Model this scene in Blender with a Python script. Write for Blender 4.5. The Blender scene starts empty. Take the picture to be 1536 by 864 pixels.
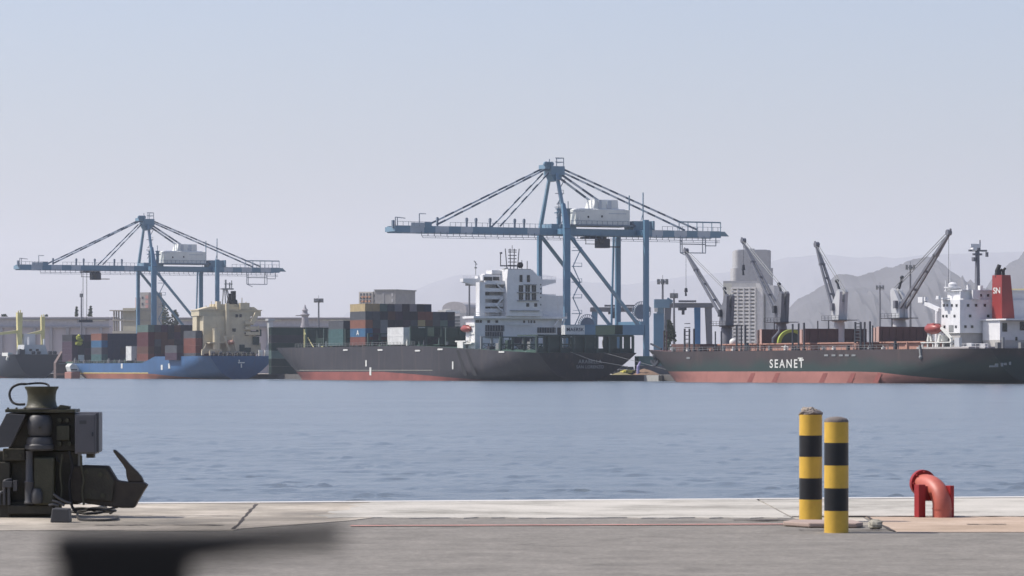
import bpy, bmesh, math, random
import numpy as np
from mathutils import Vector, Matrix
random.seed(7); np.random.seed(7)
R = math.radians
S = bpy.context.scene
COL = S.collection

# ------------------------------------------------------------------ camera, sky, sun, exposure
F = 5400.0                      # focal length in photo pixels (1536 wide)
CAM_H, HY = 1.55, 557.0         # eye height above the near quay, horizon row
cam_d = bpy.data.cameras.new('camera'); cam = bpy.data.objects.new('camera', cam_d); COL.objects.link(cam)
cam.location = (0, 0, CAM_H); cam.rotation_euler = (R(90), 0, 0)
cam_d.sensor_width = 36; cam_d.lens = F/1536*36
cam_d.shift_y = (HY-432)/1536
cam_d.clip_start = 0.05; cam_d.clip_end = 60000
cam_d.dof.use_dof = True; cam_d.dof.focus_distance = 95; cam_d.dof.aperture_fstop = 11
S.camera = cam
SUN_H = Vector((-0.985, 0.08)).normalized(); SUN_EL = R(51)
world = bpy.data.worlds.new('World'); S.world = world; world.use_nodes = True
wn = world.node_tree
bg = wn.nodes['Background']; sky = wn.nodes.new('ShaderNodeTexSky')
sky.sky_type = 'NISHITA'; sky.sun_disc = False; sky.sun_elevation = SUN_EL
sky.sun_rotation = math.atan2(SUN_H.x, SUN_H.y)
sky.air_density = 1.0; sky.dust_density = 2.4; sky.ozone_density = 3.5
wb = wn.nodes.new('ShaderNodeMix'); wb.data_type = 'RGBA'; wb.blend_type = 'MULTIPLY'; wb.inputs[0].default_value = 1; wb.inputs[7].default_value = (1.06, 1.0, 1.06, 1)   # white balance
wn.links.new(sky.outputs[0], wb.inputs[6]); wn.links.new(wb.outputs[2], bg.inputs[0]); bg.inputs[1].default_value = 0.115
sun_d = bpy.data.lights.new('sun', 'SUN'); sun = bpy.data.objects.new('sun', sun_d); COL.objects.link(sun)
sun_d.energy = 3.9; sun_d.angle = R(0.53); sun_d.color = (1.0, 0.95, 0.87)
sdir = Vector((SUN_H.x*math.cos(SUN_EL), SUN_H.y*math.cos(SUN_EL), math.sin(SUN_EL)))
sun.rotation_euler = sdir.to_track_quat('Z', 'Y').to_euler()
S.view_settings.view_transform = 'Standard'; S.view_settings.look = 'None'
S.view_settings.exposure = 0.41; S.view_settings.gamma = 1.0; S.view_settings.use_curve_mapping = False
S.cycles.use_denoising = True
S.cycles.max_bounces = 6; S.cycles.volume_bounces = 1; S.cycles.transmission_bounces = 3
S.cycles.caustics_reflective = False; S.cycles.caustics_refractive = False

# ------------------------------------------------------------------ frames
WATER = -1.15; QUAY = 0.6
TH = R(25); c_, s_ = math.cos(TH), math.sin(TH)
OX, OY = 12.06, 1059.0          # quay frame: v = inland, u = along the quay, away from us
def W(v, u): return (OX+v*c_-u*s_, OY+v*s_+u*c_)
def U(px, v):
    k = (px-768)/F
    return (OX+v*c_-k*(OY+v*s_))/(s_+k*c_)
def V(px, u):
    k = (px-768)/F
    return (k*(OY+u*c_)-OX+u*s_)/(c_-k*s_)
def Z(py, v, u): return CAM_H+(HY-py)*W(v, u)[1]/F
def PX(px, Y): return (px-768)*Y/F
def PZ(py, Y): return CAM_H+(HY-py)*Y/F

# ------------------------------------------------------------------ mesh builder
class MB:
    def __init__(self): self.v = []; self.f = []; self.m = []
    def add(self, vs, fs, mi=0):
        n = len(self.v); self.v += [tuple(p) for p in vs]
        for f in fs: self.f.append(tuple(i+n for i in f)); self.m.append(mi)
        return self
    def box(self, x0, x1, y0, y1, z0, z1, mi=0):
        vs = [(x, y, z) for z in (z0, z1) for y in (y0, y1) for x in (x0, x1)]
        return self.add(vs, [(0, 2, 3, 1), (4, 5, 7, 6), (0, 1, 5, 4), (2, 6, 7, 3), (0, 4, 6, 2), (1, 3, 7, 5)], mi)
    def frus(self, b, t, z0, z1, mi=0):      # b,t = (x0,x1,y0,y1)
        vs = [(x, y, z0) for y in b[2:] for x in b[:2]]+[(x, y, z1) for y in t[2:] for x in t[:2]]
        return self.add(vs, [(0, 2, 3, 1), (4, 5, 7, 6), (0, 1, 5, 4), (2, 6, 7, 3), (0, 4, 6, 2), (1, 3, 7, 5)], mi)
    def beam(self, p0, p1, w, h=None, mi=0, w1=None, h1=None):
        h = h or w; w1 = w1 or w; h1 = h1 or h
        p0, p1 = Vector(p0), Vector(p1); d = (p1-p0).normalized()
        up = Vector((0, 0, 1)) if abs(d.z) < .95 else Vector((0, 1, 0))
        a = d.cross(up).normalized(); b = a.cross(d)
        vs = []
        for p, ww, hh in ((p0, w, h), (p1, w1, h1)):
            for sa, sb in ((-1, -1), (1, -1), (1, 1), (-1, 1)): vs.append(p+a*sa*ww/2+b*sb*hh/2)
        return self.add(vs, [(0, 1, 2, 3), (7, 6, 5, 4), (0, 4, 5, 1), (1, 5, 6, 2), (2, 6, 7, 3), (3, 7, 4, 0)], mi)
    def tube(self, pts, r, n=8, mi=0):
        pts = [Vector(p) for p in pts]; k = len(pts)
        rs = r if isinstance(r, (list, tuple)) else [r]*k
        rings = []; ref = None
        for i, p in enumerate(pts):
            d = (pts[min(i+1, k-1)]-pts[max(i-1, 0)]).normalized()
            if ref is None: ref = Vector((0, 0, 1)) if abs(d.z) < .9 else Vector((1, 0, 0))
            a = d.cross(ref).normalized(); b = a.cross(d).normalized(); ref = b
            rings.append([p+(a*math.cos(2*math.pi*j/n)+b*math.sin(2*math.pi*j/n))*rs[i] for j in range(n)])
        vs = [q for ring in rings for q in ring]
        fs = [(i*n+j, i*n+(j+1) % n, (i+1)*n+(j+1) % n, (i+1)*n+j) for i in range(k-1) for j in range(n)]
        fs += [tuple(range(n)), tuple(range((k-1)*n, k*n))]
        return self.add(vs, fs, mi)
    def lathe(self, cx, cy, prof, n=20, mi=None):
        vs = []; k = len(prof)
        for r, z in prof: vs += [(cx+r*math.cos(2*math.pi*j/n), cy+r*math.sin(2*math.pi*j/n), z) for j in range(n)]
        for i in range(k-1):
            self_m = 0 if mi is None else mi[i]
            if i == 0: base = len(self.v); self.v += vs
            for j in range(n):
                self.f.append((base+i*n+j, base+i*n+(j+1) % n, base+(i+1)*n+(j+1) % n, base+(i+1)*n+j)); self.m.append(self_m)
        self.f.append(tuple(base+j for j in range(n))); self.m.append(0 if mi is None else mi[0])
        self.f.append(tuple(base+(k-1)*n+j for j in range(n))); self.m.append(0 if mi is None else mi[-1])
        return self
    def prism(self, poly, a0, a1, axis='y', mi=0):   # poly of (p, z); extruded along axis
        n = len(poly)
        mk = (lambda p, a: (p[0], a, p[1])) if axis == 'y' else (lambda p, a: (a, p[0], p[1])) if axis == 'x' else (lambda p, a: (p[0], p[1], a))
        vs = [mk(p, a0) for p in poly]+[mk(p, a1) for p in poly]
        fs = [tuple(range(n)), tuple(range(2*n-1, n-1, -1))]+[(i, (i+1) % n, n+(i+1) % n, n+i) for i in range(n)]
        return self.add(vs, fs, mi)
    def ball(self, c, rx, ry=None, rz=None, n=12, k=8, mi=0, jit=0):
        ry = ry or rx; rz = rz or rx
        vs = []
        for i in range(1, k):
            t = math.pi*i/k
            for j in range(n):
                q = 1+random.uniform(-jit, jit)
                vs.append((c[0]+rx*q*math.sin(t)*math.cos(2*math.pi*j/n), c[1]+ry*q*math.sin(t)*math.sin(2*math.pi*j/n), c[2]+rz*q*math.cos(t)))
        vs += [(c[0], c[1], c[2]+rz), (c[0], c[1], c[2]-rz)]; T, B = len(vs)-2, len(vs)-1
        fs = [(i*n+j, (i+1)*n+j, (i+1)*n+(j+1) % n, i*n+(j+1) % n) for i in range(k-2) for j in range(n)]
        fs += [(T, j, (j+1) % n) for j in range(n)]+[(B, (k-2)*n+(j+1) % n, (k-2)*n+j) for j in range(n)]
        return self.add(vs, fs, mi)
    def mesh(self, name, off=(0, 0, 0), smooth=False):
        me = bpy.data.meshes.new(name)
        me.from_pydata([(x-off[0], y-off[1], z-off[2]) for x, y, z in self.v], [], self.f)
        me.polygons.foreach_set('material_index', self.m)
        bm = bmesh.new(); bm.from_mesh(me); bmesh.ops.recalc_face_normals(bm, faces=bm.faces); bm.to_mesh(me); bm.free()
        if smooth: me.polygons.foreach_set('use_smooth', [True]*len(me.polygons)); me.set_sharp_from_angle(angle=R(40))
        me.update(); return me

def tag(o, label=None, cat=None, group=None, kind=None):
    if label: o['label'] = label
    if cat: o['category'] = cat
    if group: o['group'] = group
    if kind: o['kind'] = kind
    return o
def link(name, me, mats, parent=None, bevel=0):
    o = bpy.data.objects.new(name, me); COL.objects.link(o)
    for m in (mats if isinstance(mats, (list, tuple)) else [mats]): me.materials.append(m)
    if parent: o.parent = parent
    if bevel:
        b = o.modifiers.new('bevel', 'BEVEL'); b.width = bevel; b.segments = 2; b.limit_method = 'ANGLE'
    return o
class Thing:
    """an Empty at the base of a thing; its parts are built in quay coordinates (v,u,z) or world coordinates (x,y,z)"""
    def __init__(self, name, label, cat, o=(0, 0, 0), quay=False, group=None):
        self.o = o
        self.e = bpy.data.objects.new(name, None); COL.objects.link(self.e)
        if quay:
            x, y = W(o[0], o[1]); self.e.location = (x, y, o[2]); self.e.rotation_euler = (0, 0, TH)
        else: self.e.location = o
        tag(self.e, label, cat, group)
    def part(self, name, mb, mats, parent=None, smooth=False, bevel=0, label=None):
        o = link(name, mb.mesh(name, self.o, smooth), mats, parent or self.e, bevel)
        if label: o['label'] = label
        return o
def copy_tree(o, parent=None):
    c = o.copy(); COL.objects.link(c)
    if parent: c.parent = parent; c.matrix_parent_inverse = o.matrix_parent_inverse
    for ch in list(o.children): copy_tree(ch, c)
    return c
def text_mb(s, size, org, xd, up, off=0.0, sx=1.0, spacing=1.0, depth=.04):
    cu = bpy.data.curves.new('lettering', 'FONT'); cu.body = s; cu.size = size/0.7; cu.offset = off; cu.space_character = spacing
    cu.align_x = 'CENTER'; cu.extrude = 0
    ob = bpy.data.objects.new('lettering', cu); COL.objects.link(ob)
    dg = bpy.context.evaluated_depsgraph_get(); me = bpy.data.meshes.new_from_object(ob.evaluated_get(dg))
    bpy.data.objects.remove(ob); xd, up, org = Vector(xd), Vector(up), Vector(org)
    mb = MB(); mb.add([org+xd*(v.co.x*sx)+up*v.co.y for v in me.vertices], [tuple(p.vertices) for p in me.polygons])
    bpy.data.meshes.remove(me); bpy.data.curves.remove(cu)
    return mb

# ------------------------------------------------------------------ materials
def mat(name, col, rough=.6, var=.12, scale=.6, metal=0., rust=0., rustcol=(.12, .055, .03), streak=True, bump=0., spec=.4, grime=0., grimescale=.5):
    m = bpy.data.materials.new(name); m.use_nodes = True; nt = m.node_tree; n, l = nt.nodes, nt.links
    b = n['Principled BSDF']; b.inputs['Roughness'].default_value = rough; b.inputs['Metallic'].default_value = metal
    b.inputs['Specular IOR Level'].default_value = spec
    tc = n.new('ShaderNodeTexCoord')
    nz = n.new('ShaderNodeTexNoise'); nz.inputs['Scale'].default_value = scale; nz.inputs['Detail'].default_value = 6; nz.inputs['Roughness'].default_value = .65
    l.new(tc.outputs['Object'], nz.inputs['Vector'])
    mr = n.new('ShaderNodeMapRange'); mr.inputs[1].default_value = .3; mr.inputs[2].default_value = .7
    mr.inputs[3].default_value = 1-var; mr.inputs[4].default_value = 1+var; l.new(nz.outputs[0], mr.inputs[0])
    mx = n.new('ShaderNodeMix'); mx.data_type = 'RGBA'; mx.blend_type = 'MULTIPLY'; mx.inputs[0].default_value = 1
    mx.inputs[6].default_value = (*col, 1); l.new(mr.outputs[0], mx.inputs[7]); out = mx.outputs[2]
    if rust > 0 or grime > 0:
        mp = n.new('ShaderNodeMapping'); mp.inputs['Scale'].default_value = (1, 1, .12 if streak else 1); l.new(tc.outputs['Object'], mp.inputs[0])
        n2 = n.new('ShaderNodeTexNoise'); n2.inputs['Scale'].default_value = grimescale; n2.inputs['Detail'].default_value = 8; n2.inputs['Roughness'].default_value = .7
        l.new(mp.outputs[0], n2.inputs['Vector'])
        r2 = n.new('ShaderNodeMapRange'); a = rust or grime
        r2.inputs[1].default_value = .66-.2*a; r2.inputs[2].default_value = .80-.2*a; r2.inputs[4].default_value = min(1, .35+a*.6)
        l.new(n2.outputs[0], r2.inputs[0])
        m2 = n.new('ShaderNodeMix'); m2.data_type = 'RGBA'; l.new(r2.outputs[0], m2.inputs[0]); l.new(out, m2.inputs[6]); m2.inputs[7].default_value = (*rustcol, 1)
        out = m2.outputs[2]
    l.new(out, b.inputs['Base Color'])
    if bump > 0:
        bp = n.new('ShaderNodeBump'); bp.inputs['Strength'].default_value = bump; bp.inputs['Distance'].default_value = .02
        n3 = n.new('ShaderNodeTexNoise'); n3.inputs['Scale'].default_value = scale*12; n3.inputs['Detail'].default_value = 4
        l.new(tc.outputs['Object'], n3.inputs['Vector']); l.new(n3.outputs[0], bp.inputs['Height']); l.new(bp.outputs[0], b.inputs['Normal'])
    return m
M = {}
M['crane_blue'] = mat('crane_blue_paint', (.095, .195, .29), .5, rust=.12, scale=.15)
M['crane_teal'] = mat('crane_teal_paint', (.15, .245, .32), .5, rust=.1, scale=.15)
M['crane_pale'] = mat('crane_pale_paint', (.42, .46, .50), .55, rust=.15, scale=.2)
M['crane_grey'] = mat('crane_grey_paint', (.16, .20, .25), .55)
M['house_white'] = mat('house_panel_white', (.66, .67, .63), .55, rust=.1, scale=.2)
M['dark_metal'] = mat('dark_metal', (.03, .035, .045), .6)
M['rope'] = mat('wire_rope', (.05, .05, .055), .7)
M['ship_white'] = mat('ship_white_paint', (.64, .64, .64), .5, var=.08, rust=.22, rustcol=(.40, .33, .27), grimescale=.35)
M['ship_cream'] = mat('ship_cream_paint', (.52, .455, .32), .5, var=.1, rust=.3, rustcol=(.26, .18, .10), grimescale=.4)
M['glass_dark'] = mat('dark_window_glass', (.015, .018, .022), .15, spec=.6)
M['hull_grey'] = mat('dark_grey_hull_paint', (.024, .022, .026), .55, var=.4, scale=.08, rust=.65, rustcol=(.062, .048, .043), grimescale=.4)
M['hull_blue'] = mat('blue_hull_paint', (.036, .10, .215), .55, var=.2, scale=.08, rust=.4, rustcol=(.07, .075, .10), grimescale=.35)
M['hull_navy'] = mat('navy_hull_paint', (.018, .022, .032), .5, var=.2, scale=.1)
M['boot_red'] = mat('red_boot_paint', (.22, .065, .052), .65, var=.25, scale=.12, rust=.3, rustcol=(.10, .05, .045), grimescale=.2)
M['boot_pink'] = mat('faded_red_boot_paint', (.31, .13, .105), .7, var=.22, scale=.08, rust=.35, rustcol=(.22, .08, .06), grimescale=.12)
M['boot_brown'] = mat('brown_boot_paint', (.22, .08, .05), .7, var=.25, scale=.12)
M['line_white'] = mat('white_line_paint', (.6, .6, .56), .6)
M['line_yellow'] = mat('yellow_line_paint', (.55, .42, .12), .6)
M['deck_green'] = mat('green_deck_paint', (.035, .085, .06), .7, rust=.35)
M['deck_red'] = mat('red_deck_paint', (.10, .052, .045), .7, rust=.3)
M['deck_tan'] = mat('tan_hatch_paint', (.36, .20, .15), .7, rust=.3)
M['hatch_maroon'] = mat('maroon_hatch_paint', (.055, .022, .024), .6, var=.2, scale=.3, rust=.3)
M['hatch_sunlit'] = mat('pale_pink_sunlit_edge', (.42, .28, .24), .6, rust=.3)  # sunlit tone of the covers' port faces, put into the colour
M['lash_green'] = mat('green_lashing_steel', (.03, .055, .047), .6, rust=.3)
M['lash_grey'] = mat('grey_lashing_steel', (.20, .21, .21), .6, rust=.2)
M['ship_crane'] = mat('grey_ship_crane_paint', (.125, .13, .15), .5, var=.12, rust=.2, scale=.3)
M['ship_crane_pale'] = mat('pale_ship_crane_paint', (.42, .43, .44), .5, rust=.2, scale=.3)
M['derrick_yellow'] = mat('cream_yellow_derrick_paint', (.58, .52, .24), .55, rust=.2)
M['lime'] = mat('lime_green_paint', (.30, .38, .05), .55, rust=.15)
M['funnel_red'] = mat('red_funnel_paint', (.25, .030, .026), .45, var=.12, scale=.3)
M['boat_orange'] = mat('orange_red_lifeboat', (.27, .05, .04), .4)
M['black'] = mat('soot_black', (.012, .012, .013), .7)
M['yellow_tarp'] = mat('yellow_green_sacks', (.35, .36, .06), .8)
M['concrete_wall'] = mat('quay_wall_concrete', (.10, .095, .09), .85, scale=.3, rust=.4, rustcol=(.03, .03, .03))
# ------------------------------------------------------------------ the setting
def simple(name, mb, m, smooth=False, kind='structure', bevel=0):
    return tag(link(name, mb.mesh(name, (0, 0, 0), smooth), m, None, bevel), kind=kind)

# haze: one closed box of even density
HZ = MB().box(-12000, 12000, -300, 25500, -14, 900)
hm = bpy.data.materials.new('haze'); hm.use_nodes = True; hn = hm.node_tree
for n in list(hn.nodes):
    if n.type == 'BSDF_PRINCIPLED': hn.nodes.remove(n)
pv = hn.nodes.new('ShaderNodeVolumePrincipled'); pv.inputs['Color'].default_value = (.88, .92, 1.0, 1)
pv.inputs['Density'].default_value = 5.8e-5; pv.inputs['Anisotropy'].default_value = 0.15
hn.links.new(pv.outputs[0], hn.nodes['Material Output'].inputs['Volume'])
tag(link('haze', HZ.mesh('haze'), hm), kind='stuff')

# water
wm = bpy.data.materials.new('harbour_water'); wm.use_nodes = True; nt = wm.node_tree; n, l = nt.nodes, nt.links
b = n['Principled BSDF']; b.inputs['Base Color'].default_value = (.115, .138, .155, 1); b.inputs['Roughness'].default_value = .22; b.inputs['IOR'].default_value = 1.333
geo = n.new('ShaderNodeNewGeometry'); mp = n.new('ShaderNodeMapping'); mp.inputs['Scale'].default_value = (.55, 1.0, 1); mp.inputs['Rotation'].default_value = (0, 0, R(12))
l.new(geo.outputs['Position'], mp.inputs[0])
na = n.new('ShaderNodeTexNoise'); na.inputs['Scale'].default_value = 5.5; na.inputs['Detail'].default_value = 5; na.inputs['Roughness'].default_value = .6; l.new(mp.outputs[0], na.inputs['Vector'])
nb = n.new('ShaderNodeTexNoise'); nb.inputs['Scale'].default_value = .05; nb.inputs['Detail'].default_value = 3; l.new(mp.outputs[0], nb.inputs['Vector'])
bp = n.new('ShaderNodeBump'); bp.inputs['Strength'].default_value = .5; bp.inputs['Distance'].default_value = .05; l.new(na.outputs[0], bp.inputs['Height'])
mrr = n.new('ShaderNodeMapRange'); mrr.inputs[1].default_value = .35; mrr.inputs[2].default_value = .65; mrr.inputs[3].default_value = .45; mrr.inputs[4].default_value = 1.0; l.new(nb.outputs[0], mrr.inputs[0]); l.new(mrr.outputs[0], bp.inputs['Strength'])
l.new(bp.outputs[0], b.inputs['Normal'])
# the harbour basin is bounded by the far quay (v=-3); near part carries real waves
def wave(x, y):
    rng = np.random.RandomState(3)
    def waves(n, l0, l1, steep, spread):
        h = np.zeros_like(x)
        for i in range(n):
            lam = l0*(l1/l0)**(i/(n-1)); a = rng.normal(R(84), spread); k = 2*math.pi/lam
            h += 1.2*steep*lam*np.sin(k*(x*math.cos(a)+y*math.sin(a))+rng.uniform(0, 6.28))
        return h
    env = waves(10, 1.3, 5.5, .10, .8); env = np.clip(env/env.std()*.6+.45, .22, 2.0)
    return waves(24, .24, .8, .0082, .36)*env+waves(10, 1.2, 4.0, .0022, .6)
ys = [41.2]
while ys[-1] < 330: ys.append(ys[-1]+max(.085, (ys[-1]/44)**2*.085))
ys = np.array(ys); nx = 460
t = np.linspace(-1, 1, nx); X = t[None, :]*(9+ys[:, None]*.19); Y = np.repeat(ys[:, None], nx, 1)
fade = np.clip((330-Y)/180, 0, 1)**1.0*np.clip((1-np.abs(t[None, :]))*12, 0, 1)
Zw = WATER+wave(X, Y)*fade
vs = np.stack([X, Y, Zw], -1).reshape(-1, 3); ny = len(ys)
ii = np.arange(ny*nx).reshape(ny, nx); fs = np.stack([ii[:-1, :-1], ii[:-1, 1:], ii[1:, 1:], ii[1:, :-1]], -1).reshape(-1, 4)
me = bpy.data.meshes.new('water'); 
vsl = [tuple(p) for p in vs.tolist()]; fsl = [tuple(p) for p in fs.tolist()]
k0 = len(vsl)
ex0, ex1 = X[:, 0], X[:, -1]
# flat sheets round the wave field, butted to its border
def sheet(pts):
    global vsl, fsl
    a = len(vsl); vsl += pts; fsl.append(tuple(range(a, a+len(pts))))
L0, L1 = (X[0, 0], 41.2), (X[-1, 0], ys[-1]); R0, R1 = (X[0, -1], 41.2), (X[-1, -1], ys[-1])
def wz(p): return (p[0], p[1], WATER)
pA, pB = W(-2.8, -1400), W(-2.8, 2600)
sheet([wz(L0), wz(L1), wz(R1), wz(pB), wz((-1900, pB[1])), wz((-1900, 41.2))])
sheet([wz(R0), wz((pA[0], 41.2)), wz(pB), wz(R1)])
sheet([wz((-1900, 12)), wz((-1900, 41.2)), wz(L0), wz(R0), wz((pA[0], 41.2)), wz((pA[0], 12))])
me.from_pydata(vsl, [], fsl); me.polygons.foreach_set('use_smooth', [True]*len(me.polygons)); me.update()
tag(link('water', me, wm), kind='structure')

# far land: ground sheet to the horizon and the far quay with its wall
land_m = mat('dusty_ground', (.26, .22, .17), .95, var=.2, scale=.02)
quay_m = mat('far_quay_concrete', (.34, .31, .27), .9, var=.2, scale=.05)
a, b2, c2, d2 = W(-3, -1400), W(-3, 2600), W(60, 2600), W(60, -1400)
mb = MB(); mb.add([(*a, QUAY), (*b2, QUAY), (*c2, QUAY), (*d2, QUAY), (*a, -4), (*b2, -4)], [(0, 3, 2, 1), (0, 1, 5, 4)])
mb.m = [0, 1]
simple('quay', mb, [quay_m, M['concrete_wall']])
mb = MB(); e1 = W(60, -1400); e2 = W(60, 2600)
mb.add([(*e1, QUAY), (11900, e1[1], QUAY), (11900, 25400, QUAY), (-11900, 25400, QUAY), (-11900, e2[1], QUAY), (*e2, QUAY)], [(0, 1, 2, 3, 4, 5)])
mb.add([(-11900, 200, -1.0), (-1900, 200, -1.0), (-1900, e2[1], -1.0), (-11900, e2[1], -1.0)], [(0, 1, 2, 3)])
simple('ground', mb, land_m)

# hills and mountains as height fields with real depth
def ridge(name, prof, Y0, depth, seed, m, rough=.075, n=420):
    rng = np.random.RandomState(seed); Yr = Y0+depth*.5
    px = np.array([p[0] for p in prof], float); py = np.array([p[1] for p in prof], float)
    xs = np.linspace(px[0], px[-1], n); hz = CAM_H+(HY-np.interp(xs, px, py))*Yr/F
    def fract(k):
        out = np.zeros(k)
        for o in range(2, 9):
            q = rng.normal(size=2**o+2); out += np.interp(np.linspace(0, 2**o, k), np.arange(2**o+2), q)*.56**o*1.9
        return out
    rows = 26; mb = MB(); P = []
    for j in range(rows):
        tt = j/(rows-1); f = math.sin(math.pi*tt)**.9 if 0 < tt < 1 else 0
        if abs(tt-.5) < .021: f = 1
        nzr = fract(n)
        for i in range(n):
            h = hz[i]*f*(1+rough*nzr[i]*(1.0 if tt != .5 else .5))
            if tt < .5 and f > 0: h *= 1-.38*abs(math.sin(i*.21+nzr[i]*1.5+tt*3))*(1-f)
            P.append(((xs[i]-768)/F*Yr, Y0+depth*tt+nzr[i]*depth*.015, max(h, 0)+QUAY-.5))
    fs = [(j*n+i, j*n+i+1, (j+1)*n+i+1, (j+1)*n+i) for j in range(rows-1) for i in range(n-1)]
    mb.add(P, fs); simple(name, mb, m, True)
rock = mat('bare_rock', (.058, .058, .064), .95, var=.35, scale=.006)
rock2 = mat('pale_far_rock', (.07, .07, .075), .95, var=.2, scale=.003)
ridge('mountain', [(1120, 545), (1150, 495), (1180, 472), (1200, 457), (1225, 447), (1245, 440), (1256, 428), (1268, 425), (1290, 427), (1312, 423), (1335, 413), (1360, 407), (1380, 401), (1405, 398), (1420, 404), (1440, 418), (1460, 430), (1485, 442), (1510, 452), (1560, 480), (1640, 545)], 7000, 2200, 5, rock, .11)
ridge('mountain', [(1420, 520), (1470, 470), (1500, 438), (1520, 415), (1538, 404), (1600, 380), (1700, 420), (1800, 520)], 7600, 2400, 9, rock, .11)
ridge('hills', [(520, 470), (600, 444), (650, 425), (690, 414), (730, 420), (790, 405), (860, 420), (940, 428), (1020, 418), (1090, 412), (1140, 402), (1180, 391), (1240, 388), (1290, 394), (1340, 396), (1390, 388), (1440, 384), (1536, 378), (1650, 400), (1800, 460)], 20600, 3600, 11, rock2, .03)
# ------------------------------------------------------------------ ship-to-shore gantry cranes
M['stay_dark'] = mat('stay_dark_band', (.07, .10, .14), .6)
def sts_crane(name, label, v0, u0, grp):
    T = Thing(name, label, 'crane', (v0, u0, QUAY), True, grp)
    B, TE, PA, GR, DK = M['crane_blue'], M['crane_teal'], M['crane_pale'], M['crane_grey'], M['dark_metal']
    g = 26.0; hu = 9.25; zt, zb = 42.9, 40.9
    P = lambda v, u, z: (v0+v, u0+u, QUAY+z)
    def bx(mb, a, b, c, d, e, f, mi=0): return mb.box(v0+a, v0+b, u0+c, u0+d, QUAY+e, QUAY+f, mi)
    # legs
    for u in (-hu, hu):
        w = 1.9 if u < 0 else 1.15
        mb = MB(); bx(mb, -w/2, w/2, u-.6, u+.6, 2.4, 42.5)
        if u < 0: mb.beam(P(0, u, 42.5), P(.0, u*.75, 50), w, 1.2, w1=.9, h1=.9)
        T.part('leg', mb, B)
        mb = MB(); bx(mb, g-.7, g+.7, u-.6, u+.6, 2.4, 45.6 if u < 0 else 42.4)
        if u > 0: mb.beam(P(g-2.2, u, 13), P(g-1.4, u, 41.5), .5)
        T.part('leg', mb, B)
        # A-frame struts up to the apex
        mb = MB(); mb.beam(P(0, u, 42), P(.1, u*.16, 61), 1.05, .9, w1=.8, h1=.7)
        T.part('a_frame_strut', mb, TE)
        # diagonals and lower portal beams
        mb = MB(); mb.beam(P(.6, u, 41), P(g-2.5, u, 14.5), 1.05, .8)
        T.part('diagonal_brace', mb, TE)
        mb = MB(); bx(mb, .9, g-.9, u-.7, u+.7, 11.6, 14.6); T.part('portal_beam', mb, B)
        for v in (0, g):
            mb = MB()
            bx(mb, v-1.2, v+1.2, u-4.2, u+4.2, 1.5, 2.5)
            for k in (-3.2, -1.2, 1.2, 3.2):
                bx(mb, v-.6, v+.6, u+k-.75, u+k+.75, .45, 1.45)
                mb.tube([P(v-.35, u+k, .45), P(v+.35, u+k, .45)], .45, 10)
            T.part('bogie', mb, DK)
    for v, z in ((0, 15), (g, 15), (g, 42.0), (0, 42.0)):
        mb = MB(); bx(mb, v-.5, v+.5, -hu+.6, hu-.6, z-.9, z+.7); T.part('cross_beam', mb, B)
    # stair tower zigzag on the near waterside leg
    mb = MB()
    for k in range(8):
        z = 4+k*4.6; a, b3 = (1.7, 4.0) if k % 2 == 0 else (4.0, 1.7)
        mb.beam(P(a, -hu-.7, z), P(b3, -hu-.7, z+4.6), .22); bx(mb, 1.5, 4.4, -hu-1.2, -hu-.2, z-.1, z+.08)
        bx(mb, 1.5, 4.4, -hu-1.2, -hu-1.12, z+.9, z+1.0); mb.beam(P(4.35, -hu-1.1, z), P(4.35, -hu-1.1, z+1.1), .12)
    T.part('stair', mb, B)
    # boom girder: painted in bands
    mb = MB(); q = lambda px: V(px, u0-3)-v0
    ends = [594, 614, 635, 652, 672, 690, 708, 790, 808, 977, 993, 1010, 1029, 1045, 1064, 1080]
    cuts = [(q(a), q(b3), i % 2) for i, (a, b3) in enumerate(zip(ends[:-1], ends[1:]))]
    for a, b3, mi in cuts: bx(mb, a, b3, -3.6, -2.4, zb, zt, mi); bx(mb, a, b3, 2.4, 3.6, zb, zt, mi)
    for v in np.arange(-47, 53, 6.25): bx(mb, v-.35, v+.35, -2.4, 2.4, zb+.6, zt-.3, 0)
    for u in (-3, 3):
        mb.frus((v0-51.6, v0+q(594), u0+u-.6, u0+u+.6), (v0-51.6, v0+q(594), u0+u-.6, u0+u+.6), QUAY+41.3, QUAY+42.6)
        mb.frus((v0+q(1080), v0+57.0, u0+u-.3, u0+u+.3), (v0+q(1080), v0+55.4, u0+u-.6, u0+u+.6), QUAY+41.4, QUAY+42.8)
    bx(mb, -52.1, -51.62, -3.6, 3.6, 41.2, 42.6); bx(mb, q(615), q(636), -3.8, -3.61, 42.5, 43.8, 1); bx(mb, q(636.2), q(646), -3.8, -3.61, 42.3, 44.0, 0)
    boom = T.part('boom', mb, [TE, PA])
    # walkways with rails along the boom
    for zz, nm in ((zb-1.0, 'trolley_walkway'), (zt, 'boom_walkway')):
        mb = MB()
        if zz < zt:
            bx(mb, -44, 53, -5.0, -4.2, zz, zz+.12)
            for v in np.arange(-44, 53, 2.0): bx(mb, v-.09, v+.09, -4.3, -4.2, zz, zb+.4)
            bx(mb, -44, 53, -5.0, -4.95, zz-.55, zz-.43)
            for v in np.arange(-44, 53, 4.0): bx(mb, v-.07, v+.07, -5.0, -4.93, zz-.5, zz+.1)
        else:
            for a, b3 in ((-51.5, -41), (-35, -3), (34, 54)):
                mb = MB(); bx(mb, a, b3, -4.3, -4.2, zz+1.05, zz+1.15)
                for v in np.arange(a, b3, 1.7): bx(mb, v-.06, v+.06, -4.3, -4.2, zz-.2, zz+1.1)
                T.part(nm, mb, GR, boom)
            continue
        T.part(nm, mb, GR, boom)
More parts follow.
